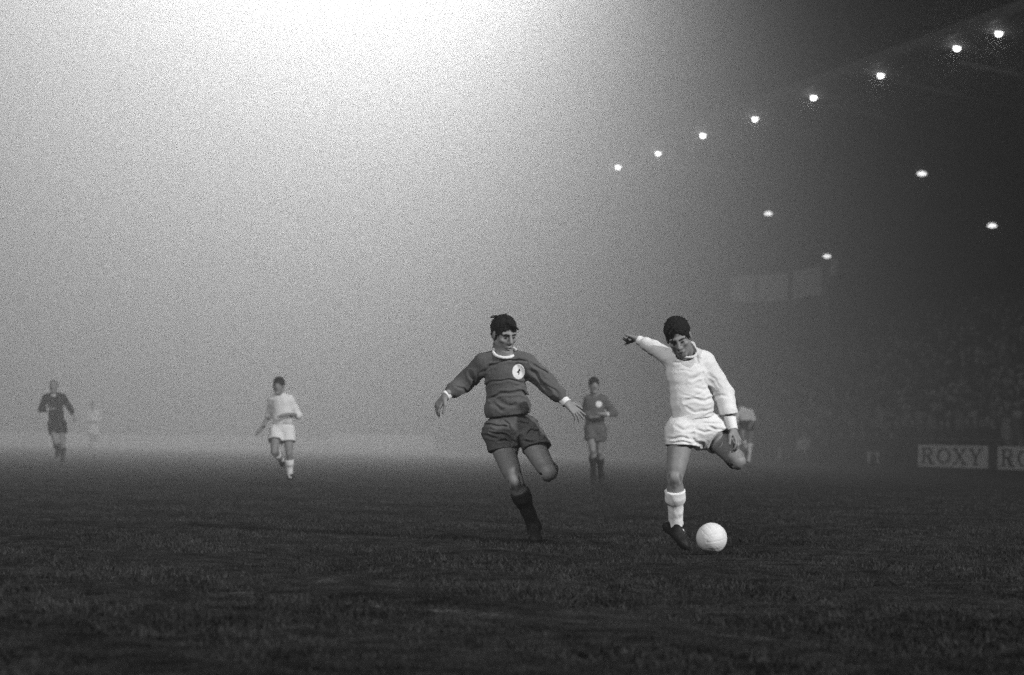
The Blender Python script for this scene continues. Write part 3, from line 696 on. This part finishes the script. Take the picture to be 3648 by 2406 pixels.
# ------------------------------------------------------------ people seated in front of the boards, spectators at the rail
def seated(p, m_coat, m_leg, m_face, label, cap=None, turn=0.0, group='people seated in front of the boards'):
    e = empty('person', p, label, 'person', group); Rz = Matrix.Rotation(turn, 3, 'Z')
    T = lambda x, y, z: np.array(Vector(p) + Rz @ Vector((x, y, z)))
    def part(name, segs, m, ells=()):
        a = np.array([q for sg in segs for q in sg[:2]] + [np.array(c) for c, _ in ells]); F = Field(a.min(0) - .25, a.max(0) + .25, .025)
        for sg in segs: F.cone(*sg[:4], .04)
        for c, r in ells: F.ell(c, r, None, .02)
        return finish(F, name, m, e, np.array(p))
    part('body', [(T(0, .05, .55), T(0, .0, 1.0), .10, .05), (T(.19, -.38, .50), T(.16, -.45, .47), .045, .04), (T(-.19, -.38, .50), T(-.16, -.45, .47), .045, .04)], m_face, [(T(0, -.03, 1.10), (.085, .10, .125))])
    part('coat', [(T(0, .05, .42), T(0, .02, .80), .20, .19), (T(-.15, .02, .82), T(.15, .02, .82), .11, .11), (T(-.24, .0, .80), T(-.27, -.12, .55), .075, .06), (T(.24, .0, .80), T(.27, -.12, .55), .075, .06), (T(-.27, -.12, .55), T(-.17, -.36, .50), .06, .05), (T(.27, -.12, .55), T(.17, -.36, .50), .06, .05)], m_coat)
    part('trousers', [(T(-.10, .0, .40), T(-.16, -.42, .44), .10, .08), (T(.10, .0, .40), T(.16, -.42, .44), .10, .08), (T(-.16, -.42, .44), T(-.17, -.42, .08), .08, .06), (T(.16, -.42, .44), T(.17, -.42, .08), .08, .06)], m_leg)
    part('shoe', [(T(-.17, -.42, .05), T(-.18, -.60, .04), .05, .04)], M['boot']); part('shoe', [(T(.17, -.42, .05), T(.18, -.60, .04), .05, .04)], M['boot'])
    if cap: part('cap', [(T(0, -.02, 1.18), T(0, -.12, 1.17), .095, .06)], cap)
    else: part('hair', [(T(0, .01, 1.14), T(0, .0, 1.17), .095, .085)], M['hair'])
    b = MB(); 
    return e
def bench(pxa, Ya, pxb, Yb):
    A, B = gp(pxa, Ya), gp(pxb, Yb); d = (B - A).normalized(); R = Matrix(((d.x, -d.y, 0), (d.y, d.x, 0), (0, 0, 1))); L = (B - A).length
    e = empty('bench', (A + B) / 2, 'long low dark bench along the front of the boards', 'bench'); MB().box((A + B) / 2 + Vector((0, 0, .30)), (L, .34, .05), R).build('seat', M['wood'], e)
    n = max(2, int(L / 2))
    for i in range(n + 1): MB().box(A.lerp(B, (i + .02) / (n + .04)) + Vector((0, 0, .14)), (.08, .3, .27), R).build('leg', M['wood'], e)
bench(2700, 100.6, 3190, 85.2)
SEAT = [(2712, 'coat', 'trouser', None, 'dark seated man nearest the bent player'), (2762, 'coat', 'trouser', None, 'second dark seated man to the right of the bent player'), (2792, 'coat', 'light_cloth', None, 'seated man with light trousers beside the bent player'),
        (2836, 'crowd', 'trouser', None, 'seated man in grey coat in the middle of the bench'), (2866, 'light_cloth', 'trouser', None, 'seated man in a light coat on the bench'), (2912, 'coat', 'trouser', 'light_cloth', 'seated man with a pale cap on the bench'),
        (2950, 'coat', 'trouser', None, 'dark seated man right of the one with the pale cap'), (2996, 'coat', 'coat', None, 'dark seated man centre right on the bench'), (3040, 'coat', 'trouser', None, 'dark seated man two places left of the man in pale trousers'),
        (3078, 'coat', 'coat', None, 'dark seated man just left of the man in pale trousers'), (3124, 'coat', 'light_cloth', None, 'seated man in pale trousers, legs apart, left of the ROXY board'), (3176, 'coat', 'trouser', None, 'last dark seated man on the bench beside the ROXY board')]
for i, (px, a, b_, cp, l) in enumerate(SEAT):
    Y = 100.4 + (px - 2700) * (85.0 - 100.4) / 490; q = gp(px, Y - .1); seated(tuple(q), M[a], M[b_], M['skin_dim'], l, M[cp] if cp else None, random.uniform(-.5, .1))
def spectator(p, s, a, m):
    e = empty('person', p, 'dim spectator standing behind the rail in the front row', 'person', 'front row spectators behind the rail'); R = Matrix.Rotation(a, 3, 'Z')
    for nm, part, mm in (('coat', SP[0], m), ('head', SP[1], M['skin_dim'])):
        if nm not in SPM:
            me = bpy.data.meshes.new(nm); me.from_pydata([tuple(v) for v in part.v], [], part.f); me.polygons.foreach_set('use_smooth', [True] * len(me.polygons)); me.materials.append(mm); SPM[nm] = me
        o = bpy.data.objects.new(nm, SPM[nm]); COL.objects.link(o); o.parent = e; o.rotation_euler = (0, 0, a); o.scale = (s, s, s)
        o.material_slots[0].link = 'OBJECT'; o.material_slots[0].material = mm
SP = spectator_parts(1); SPM = {}
for i in range(70):
    q = sp(-2 + i * .78 + random.uniform(-.1, .1), -2.35 + random.uniform(-.08, .06), 0)
    if not (.045 < q.x / q.y < .225): continue
    spectator(tuple(q), random.uniform(.95, 1.05), random.uniform(-1.4, -.4), M[random.choice(['coat', 'coat', 'crowd', 'trouser', 'crowd'])])
def foot_y(px, py): return CAM_H * F_PX / (py - horizon(px))
# ------------------------------------------------------------ the defender in the dark kit
def defender():
    Y = foot_y(1905, 1925)
    s = Figure(Y, dict(
        neck=(1797, 1262, .0), chest=(1799, 1345, .0), sh_l=(1726, 1294, .03), sh_r=(1874, 1296, -.02),
        el_l=(1650, 1366, .10), wr_l=(1586, 1412, -.02), el_r=(1950, 1368, -.02), wr_r=(2018, 1436, -.10),
        hem=(1812, 1478, .0), hem_l=(1718, 1492, 0), hem_r=(1903, 1471, 0), hip_l=(1773, 1540, .0), hip_r=(1872, 1536, .03), waist=(1812, 1474, .0),
        kn_l=(1834, 1712, -.10), an_l=(1903, 1876, .08), toe_l=(1909, 1913, -.10),
        kn_r=(1955, 1686, -.16), an_r=(1953, 1676, .27), toe_r=(1950, 1668, .38),
        sl_l=(1790, 1606, -.03), sn_l=(1797, 1660, -.05), sl_r=(1914, 1598, -.06), sn_r=(1924, 1640, -.10)), .0055,
        'player in dark long sleeved shirt with white badge, running at centre with arms out')
    px = s.px
    head = dict(c=px(1797, 1192, -.02), R=head_axes(30, 20, -4), s=1.13, mouth=.003)
    s.body(M['skin'], head, dict(
        l=dict(d=px(1568, 1436) - px(1588, 1410), n=np.array([-.5, -.6, .5]), side=-1, curl=(.35, .55, .75, .85), thumb=.3, spread=.2, s=1.12),
        r=dict(d=px(2052, 1468) - px(2020, 1438), n=np.array([.35, -.65, .6]), side=-1, curl=(.05, .12, .3, .4), thumb=.1, spread=.22, s=1.12)), sc=1.06, lg=1.14)
    s.hair(M['hair'], .006, [((.05, -.05, .11), (.092, -.07, .105), .010), ((.045, -.03, .12), (.088, -.045, .125), .009), ((.02, .06, .105), (-.03, .105, .080), .014), ((.0, .06, .10), (-.045, .100, .066), .013), ((-.02, .05, .10), (-.06, .085, .055), .012)],
           face=(.008, .120, -.020), facer=(.064, .066, .122), lump=.004, clumps=330, flow=(-.35, .8, -.1), seed=3)
    s.brows(M['hair'], M['eye'], M['dark'])
    c = lambda x, y: (1500 + x / 3.267, 1080 + y / 3.267)
    ln = [([c(700, 815), c(820, 730), c(1000, 672), c(1130, 655), c(1230, 690)], 3.0, .014), ([c(735, 965), c(860, 915), c(1010, 895), c(1120, 915), c(1250, 925)], 2.5, .012),
          ([c(800, 1110), c(920, 1060), c(1060, 1040), c(1180, 1040), c(1260, 1090), c(1290, 1140)], 3.5, .020), ([c(1260, 780), c(1360, 860), c(1440, 980), c(1500, 1040)], 4, .014),
          ([c(840, 1180), c(950, 1250), c(1080, 1180)], 4, .010), ([c(900, 1130), c(1000, 1200), c(1120, 1180)], 5, .012), ([c(560, 800), c(620, 900), c(600, 980)], 4, .010), ([c(400, 960), c(480, 1000), c(520, 1050)], 3, .010),
          ([c(1290, 700), c(1400, 770), c(1480, 850)], 3, .012), ([c(1450, 960), c(1540, 1000), c(1600, 1060)], 3, .010), ([c(1100, 960), c(1180, 935), c(1240, 950)], 2.5, .010), ([c(760, 860), c(700, 900)], 4, .012)]
    def bag(F): F.cone(px(1764, 1462, -.02), px(1848, 1452, -.03), .086, .086, .05, flat=(s.fwd, 1.0))
    cc, cn = px(1798.5, 1254, -.02), np.array([.0, -.56, .83])
    s.shirt(M['red'], .027, ln, sc=1.08, extra=bag, seed=3, wr=.0028, loose=.012, neckcut=(cc, cn, .086), fs=.85)
    s.collar(M['white_b'], cc, cn, .090, .088, .0125)
    s.cuff('l', M['white_b'], .050, .050, .036, .040); s.cuff('r', M['white_b'], .050, .052, .038, .042)
    # badge
    bx, by = c(1133, 800)
    g = patch(s.shirtF, lambda P, x, y: np.where(P[:, 1] > Y, .05, (np.hypot((x - bx) / 22.5, (y - by) / 27.5) - 1) * .05), .004)
    if g: s.add('badge', refine(g, 2), M['white_b'])
    bird = [(bx + 4, by - 9), (bx + 1, by - 3), (bx - 3, by + 0), (bx + 2, by + 3), (bx + 1, by + 10)]
    g = patch(s.shirtF, lambda P, x, y: np.where(P[:, 1] > Y, .05, (np.minimum(poly_dist(x, y, bird) - 2.2, poly_dist(x, y, [(bx + 5, by - 5), (bx - 4, by + 2)]) - 2.4)) * .002), .007)
    if g: s.add('badge_emblem', refine(g, 2), M['dark'])
    d = lambda x, y: (1600 + x / 2.904, 1440 + y / 2.904)
    ln = [([d(360, 225), d(440, 215), d(540, 235), d(620, 250)], 3, .012), ([d(430, 300), d(540, 310), d(630, 360), d(690, 400)], 3, .014), ([d(500, 375), d(580, 380), d(650, 410)], 3, .010),
          ([d(735, 350), d(735, 440), d(740, 520)], 5, .022), ([d(800, 330), d(860, 265), d(920, 270), d(950, 330)], 3, .012), ([d(760, 385), d(830, 395), d(900, 385)], 3, .012),
          ([d(700, 170), d(770, 210), d(850, 215)], 3, .010), ([d(560, 180), d(620, 220), d(650, 280)], 3, .009), ([d(350, 330), d(420, 340), d(500, 345)], 3, .010), ([d(860, 150), d(930, 200), d(960, 260)], 3, .009)]
    s.shorts(M['red_short'], .118, lines=ln, seed=12, wr=.0025, flare=-.006)
    s.sock('l', M['red_sock'], .24, 1.16); s.sock('r', M['red_sock'], .34, 1.0, fold=False)
    s.boot('l', M['boot'], M['lace'], 1.18, sole=(0, -.1, -1)); s.boot('r', M['boot'], None, 1.0)
    return s

# ------------------------------------------------------------ the kicker in white
def kicker():
    Y = foot_y(2440, 1954)
    s = Figure(Y, dict(
        neck=(2438, 1250, .0), chest=(2448, 1345, .0), sh_l=(2392, 1278, .05), sh_r=(2508, 1292, .06),
        el_l=(2330, 1240, .16), wr_l=(2268, 1208, .22), el_r=(2578, 1402, .10), wr_r=(2611, 1530, -.04),
        hem=(2466, 1490, .0), hem_l=(2390, 1506, 0), hem_r=(2545, 1484, 0), hip_l=(2428, 1540, .0), hip_r=(2525, 1530, .06), waist=(2458, 1476, .0),
        kn_l=(2404, 1702, -.12), an_l=(2408, 1878, .02), toe_l=(2453, 1938, -.06),
        kn_r=(2628, 1644, .02), an_r=(2600, 1630, .45), toe_r=(2584, 1610, .56),
        sl_l=(2428, 1590, -.03), sn_l=(2426, 1640, -.04), sl_r=(2570, 1572, .04), sn_r=(2604, 1606, -.02)), .0055,
        'player all in white about to kick the ball, one arm flung up behind him')
    px = s.px
    head = dict(c=px(2417, 1201, -.15), R=head_axes(-4, 33, -14), s=1.10, mouth=.0)
    s.body(M['skin'], head, dict(
        l=dict(d=px(2252, 1202, .26) - px(2273, 1209, .24), n=np.array([-.2, .3, .9]), side=1, curl=(1.45, 1.5, 1.55, 1.6), thumb=1.0, spread=.02, s=.98),
        r=dict(d=px(2630, 1572, -.08) - px(2611, 1532, -.04), n=np.array([.8, -.6, .1]), side=1, curl=(.45, .5, .55, .6), thumb=.6, spread=.03, s=1.12)), sc=1.0, thigh=.098, calf=.06, lg=1.10)
    s.hair(M['hair'], .009, [((.04, .05, .115), (.07, .08, .08), .014), ((.0, .06, .115), (.04, .10, .095), .014), ((.06, .05, .07), (.070, .075, .035), .012), ((-.06, .03, .06), (-.074, .05, .01), .011)],
           face=(-.008, .120, -.014), facer=(.064, .068, .122), lump=.004, clumps=360, flow=(.3, .75, .1), seed=8)
    s.brows(M['hair'], M['eye'], M['dark'])
    c = lambda x, y: (2180 + x / 3.015, 1100 + y / 3.015)
    ln = [([c(860, 760), c(920, 730), c(970, 715)], 5, .022), ([c(840, 810), c(900, 800), c(950, 790)], 3, .012), ([c(780, 990), c(900, 975), c(1000, 990), c(1080, 970)], 4, .022),
          ([c(760, 930), c(880, 940), c(1000, 900)], 3, .010), ([c(790, 1060), c(900, 1110), c(1020, 1100), c(1090, 1060)], 3, .014), ([c(680, 1210), c(860, 1210), c(1000, 1170), c(1080, 1100)], 3, .014),
          ([c(660, 570), c(740, 590), c(800, 560), c(850, 540)], 3, .010), ([c(700, 670), c(800, 670), c(880, 680)], 3, .008), ([c(880, 490), c(930, 560), c(960, 680), c(1010, 800), c(1080, 900)], 3.5, .012),
          ([c(1040, 700), c(1120, 760), c(1160, 860)], 3, .008), ([c(1100, 960), c(1180, 920), c(1240, 940)], 4, .012), ([c(900, 850), c(980, 870), c(1040, 860)], 4, .012), ([c(480, 390), c(560, 450)], 3, .01)]
    def full(F):
        F.cone(px(2432, 1446), px(2500, 1440), .072, .085, .05, flat=(s.fwd, 1.0)); F.cone(px(2418, 1280, -.03), px(2408, 1320, .0), .06, .06, .05)
        F.cone(px(2440, 1256, .02), px(2460, 1232, .05), .05, .035, .03)
    cc, cn = px(2440, 1254, -.03), np.array([.12, -.50, .86])
    s.shirt(M['white'], .030, ln, sc=1.06, extra=full, seed=7, wr=.0025, loose=.0, cuffcut=.0, fs=.42, neckcut=(cc, cn, .084), slv=dict(l=.011))
    s.collar(M['white_b'], cc, cn, .086, .084, .010)
    s.cuff('l', M['white_b'], .060, .045, .038, .036); s.cuff('r', M['white_b'], .11, .115, .046, .037)
    d = lambda x, y: (2250 + x / 3.016, 1500 + y / 3.016)
    ln = [([d(390, 185), d(500, 180), d(650, 190)], 3, .014), ([d(650, 150), d(690, 230), d(760, 265)], 5, .018), ([d(820, 50), d(920, 90), d(1040, 110)], 3, .014), ([d(700, 80), d(780, 120), d(900, 110)], 4, .012),
          ([d(480, 60), d(560, 90), d(650, 80)], 4, .009), ([d(420, 240), d(560, 235), d(660, 250)], 3, .010), ([d(760, 30), d(860, 20), d(960, 40)], 3, .01)]
    s.shorts(M['white'], .125, lines=ln, seed=22, wr=.0025, flare=.0, fs=.6)
    s.sock('l', M['white_b'], .26, 1.14); s.sock('r', M['white_b'], .42, .95, fold=False)
    s.boot('l', M['boot'], M['lace'], 1.12, sole=(-.35, -.1, -1)); s.boot('r', M['boot'], None, 1.0)
    return s

def ball():
    Y = foot_y(2535, 1973); c = at(2535, 1918, Y); r = .1105; e = empty('football', (c.x, c.y, 0), 'pale leather football on the turf in front of the white kicker', 'ball')
    c.z = r + .004; n = 90; m = 60; V = []; 
    t = np.linspace(0, 2 * np.pi, n, endpoint=False); p = np.linspace(0, np.pi, m)
    T, Pp = np.meshgrid(t, p); D = np.stack([np.sin(Pp) * np.cos(T), np.sin(Pp) * np.sin(T), np.cos(Pp)], -1)
    Rm = np.array(Matrix.Rotation(.5, 3, 'X') @ Matrix.Rotation(.4, 3, 'Z')); D2 = D @ Rm
    ax = np.abs(D2); mx = ax.max(-1); arg = ax.argmax(-1); srt = np.sort(ax, -1); g1 = srt[..., 2] - srt[..., 1]     # cube edges = main seams
    second = np.take_along_axis(D2, ((arg + 1) % 3)[..., None], -1)[..., 0] / mx; g2 = np.minimum(np.abs(second - .33), np.abs(second + .33))
    rr = r - .0035 * np.exp(-(g1 / .028) ** 2) - .003 * np.exp(-(g2 / .03) ** 2); V = (D * rr[..., None]).reshape(-1, 3)
    i = np.arange(m - 1)[:, None] * n; j = np.arange(n)[None]; j2 = (j + 1) % n; Fq = np.stack([i + j, i + n + j, i + n + j2, i + j2], -1).reshape(-1, 4)
    o = link('leather_panels', mesh_np('leather_panels', V + np.array([0, 0, c.z]), Fq), e, M['ball'])
ball()

# ------------------------------------------------------------ distant players
def far_player(Y, J, label, shirt, short, sock, head, hands, vox=.012, collar=None, cuffs=None, badge=None, hair='hair', skin='skin_dim', sleeve=.022, group=None, sc=1.0, hairth=.007, bald=False, socktop=.26, shortr=.112, wr=.004, rolled=False):
    s = Figure(Y, J, vox, label, group=group); px = s.px; head = dict(c=px(*head[0]), R=head_axes(*head[1]), s=head[2])
    s.body(M[skin], head, hands, sc=sc, fine=False)
    if not bald: s.hair(M[hair], hairth, face=(0, .11, -.04), facer=(.07, .075, .098), lump=.004)
    else: s.hair(M[hair], .006, face=(0, .06, .05), facer=(.09, .13, .10), lump=.003)
    s.shirt(M[shirt], sleeve, sc=sc, wr=wr, rolled=rolled); s.shorts(M[short], shortr - .010, hem=.50, wr=wr, flare=.012, k=.012)
    if collar: s.collar(M[collar], s.J['neck'] + np.array([0, -.0, .0]), np.array([.0, -.5, .86]), .085, .075, .014)
    if cuffs:
        for q in cuffs: s.cuff(q, M['white_b'], .05, .05, .038, .038)
    for q in 'lr': s.sock(q, M[sock], socktop, 1.0); s.boot(q, M['boot'], None, 1.0, sole=(0, 0, -1) if q in s.stand else None)
    if badge:
        bx, by, br = badge; g = patch(s.shirtF, lambda P, x, y: np.where(P[:, 1] > Y, .05, (np.hypot((x - bx), (y - by)) / br - 1) * .05), .006)
        if g: s.add('badge', refine(g, 2), M['white_b'])
    return s
Figure.stand = 'lr'
D = np.array
def cast():
    defender(); kicker()
    # second dark kit player, jogging at 40 m
    c = lambda x, y, z=0: (2020 + x / 3.5625, 1320 + y / 3.5625, z)
    far_player(foot_y(2130, 1735), dict(neck=c(362, 318), chest=c(350, 440), sh_l=c(268, 370, .02), sh_r=c(460, 372, 0), el_l=c(222, 530, .12), wr_l=c(300, 600, -.2), el_r=c(600, 540, .08), wr_r=c(500, 562, -.25),
        hem=c(350, 690), hip_l=c(295, 745), hip_r=c(425, 745), kn_l=c(325, 1010, -.08), an_l=c(335, 1350, .1), toe_l=c(340, 1410, -.08), kn_r=c(415, 1030, .05), an_r=c(432, 1350, .28), toe_r=c(440, 1430, .15)),
        'second player in dark kit with white badge, jogging farther back between the two duelling men', 'red', 'red_short', 'red_sock', (c(345, 190, -.02), (8, 5, -3), 1.08),
        dict(l=dict(d=(.6, -.3, .1), n=(0, -1, .3), side=1), r=dict(d=(-.8, -.3, .1), n=(0, -1, .3), side=1)), vox=.010, collar='white_b', cuffs='r', badge=(c(402, 430)[0], c(402, 430)[1], 12), skin='skin', shortr=.112)
    # white player left of centre, 38 m
    c = lambda x, y, z=0: (880 + x / 3.5625, 1320 + y / 3.5625, z)
    far_player(foot_y(1033, 1725), dict(neck=c(412, 315), chest=c(440, 430), sh_l=c(330, 372, .05), sh_r=c(540, 375, 0), el_l=c(285, 560, .15), wr_l=c(200, 720, .0), el_r=c(650, 570, .05), wr_r=c(520, 560, -.22),
        hem=c(450, 680), hip_l=c(375, 760), hip_r=c(520, 760), kn_l=c(345, 1035, -.22), an_l=c(450, 1150, .28), toe_l=c(460, 1200, .30), kn_r=c(535, 1060, -.10), an_r=c(545, 1350, .0), toe_r=c(540, 1420, -.15)),
        'player in white kit running towards the camera left of centre', 'white', 'white', 'white_b', (c(400, 195, -.02), (-8, 5, 3), 1.08),
        dict(l=dict(d=(-.5, -.1, -.6), n=(-.6, -.6, .2), side=1), r=dict(d=(-.8, -.3, -.2), n=(0, -1, .3), side=1)), vox=.010, collar=None, shortr=.118, rolled=True)
    # referee in black, 51 m
    c = lambda x, y, z=0: (80 + x / 4.125, 1320 + y / 4.125, z)
    far_player(foot_y(223, 1662), dict(neck=c(468, 345), chest=c(480, 500), sh_l=c(345, 400, .02), sh_r=c(590, 395, 0), el_l=c(270, 575, .1), wr_l=c(385, 572, -.22), el_r=c(690, 545, .05), wr_r=c(755, 660, -.05),
        hem=c(500, 740), hip_l=c(440, 790), hip_r=c(580, 785), kn_l=c(490, 1060, -.15), an_l=c(520, 1190, .30), toe_l=c(500, 1250, .38), kn_r=c(590, 1060, -.05), an_r=c(592, 1340, .0), toe_r=c(590, 1390, -.15)),
        'referee in black with white collar running at the far left', 'black', 'black', 'black', (c(455, 235, -.02), (0, 5, 0), 1.02),
        dict(l=dict(d=(.8, -.3, .1), n=(0, -1, .3), side=1), r=dict(d=(.2, -.2, -.8), n=(.6, -.6, .2), side=1)), vox=.012, collar='white_b', cuffs='l', bald=True, shortr=.11)
    # faint white player behind the referee, 84 m
    c = lambda x, y, z=0: (80 + x / 4.125, 1320 + y / 4.125, z)
    far_player(foot_y(330, 1607), dict(neck=c(1030, 590), chest=c(1040, 680), sh_l=c(970, 630), sh_r=c(1100, 630), el_l=c(945, 740, .1), wr_l=c(1010, 760, -.2), el_r=c(1125, 740), wr_r=c(1060, 745, -.2),
        hem=c(1040, 830), hip_l=c(1005, 870), hip_r=c(1075, 870), kn_l=c(1010, 1010, -.2), an_l=c(1000, 1110, .15), toe_l=c(990, 1150, .1), kn_r=c(1068, 1020), an_r=c(1055, 1140, .1), toe_r=c(1045, 1180, .0)),
        'faint player in white almost lost in the fog right of the referee', 'white', 'white', 'white_b', (c(1025, 520), (-10, 5, 0), 1.02),
        dict(l=dict(d=(.8, -.3, .1), n=(0, -1, .3), side=1), r=dict(d=(-.8, -.2, -.1), n=(0, -1, .2), side=1)), vox=.016, shortr=.11)
    # dim dark figure, 112 m
    far_player(112, dict(neck=(1652, 1505), chest=(1652, 1525), sh_l=(1636, 1513), sh_r=(1668, 1513), el_l=(1630, 1532, .1), wr_l=(1640, 1546, -.1), el_r=(1676, 1530), wr_r=(1670, 1546, -.1),
        hem=(1652, 1555), hip_l=(1645, 1562), hip_r=(1660, 1562), kn_l=(1640, 1586), an_l=(1640, 1608, .1), toe_l=(1639, 1613, 0), kn_r=(1658, 1588), an_r=(1650, 1606, .2), toe_r=(1649, 1612, .1)),
        'dim dark figure lost in the fog left of the central player', 'black', 'black', 'red_sock', ((1652, 1490), (0, 0, 0), 1.0),
        dict(l=dict(d=(.2, -.3, -.8), n=(0, -1, .3), side=1), r=dict(d=(-.1, -.2, -.8), n=(0, -1, .2), side=1)), vox=.02, shortr=.11)
    # player in white shirt and dark shorts bent over behind the kicker, 64 m
    c = lambda x, y, z=0: (2560 + x / 4.9, 1380 + y / 4.9, z)
    far_player(64, dict(neck=c(330, 380, -.15), chest=c(420, 450, -.05), sh_l=c(345, 440, -.1), sh_r=c(560, 440, 0), el_l=c(300, 560, -.2), wr_l=c(330, 640, -.3), el_r=c(620, 580, .0), wr_r=c(560, 640, -.1),
        hem=c(470, 570), hip_l=c(410, 640), hip_r=c(530, 640), kn_l=c(420, 880, -.15), an_l=c(480, 1080, .0), toe_l=c(490, 1150, -.1), kn_r=c(560, 860, .05), an_r=c(520, 1330, .1), toe_r=c(510, 1400, .0)),
        'player in white shirt and dark shorts bent over half hidden behind the white kicker', 'white', 'black', 'white_b', (c(290, 330, -.25), (-30, 50, 0), 1.0),
        dict(l=dict(d=(.1, -.3, -.8), n=(0, -1, .3), side=1), r=dict(d=(-.3, -.2, -.8), n=(0, -1, .2), side=1)), vox=.013, shortr=.12, skin='skin')
cast()
# ------------------------------------------------------------ haze
def haze():
    b = MB(); b.box((0, 100, 29), (440, 460, 62)); o = b.build('haze', None)
    o.data.materials.clear()
    m = bpy.data.materials.new('fog'); m.use_nodes = True; n = m.node_tree.nodes; L = m.node_tree.links
    n.remove(n['Principled BSDF']); v = n.new('ShaderNodeVolumePrincipled')
    v.inputs['Color'].default_value = (.85, .85, .85, 1); v.inputs['Density'].default_value = FOG; v.inputs['Anisotropy'].default_value = .79
    L.new(v.outputs[0], n['Material Output'].inputs['Volume']); o.data.materials.append(m)
    tag(o, 'thick night fog lit by the floodlights', 'fog', kind='stuff')
FOG = .0078
haze()
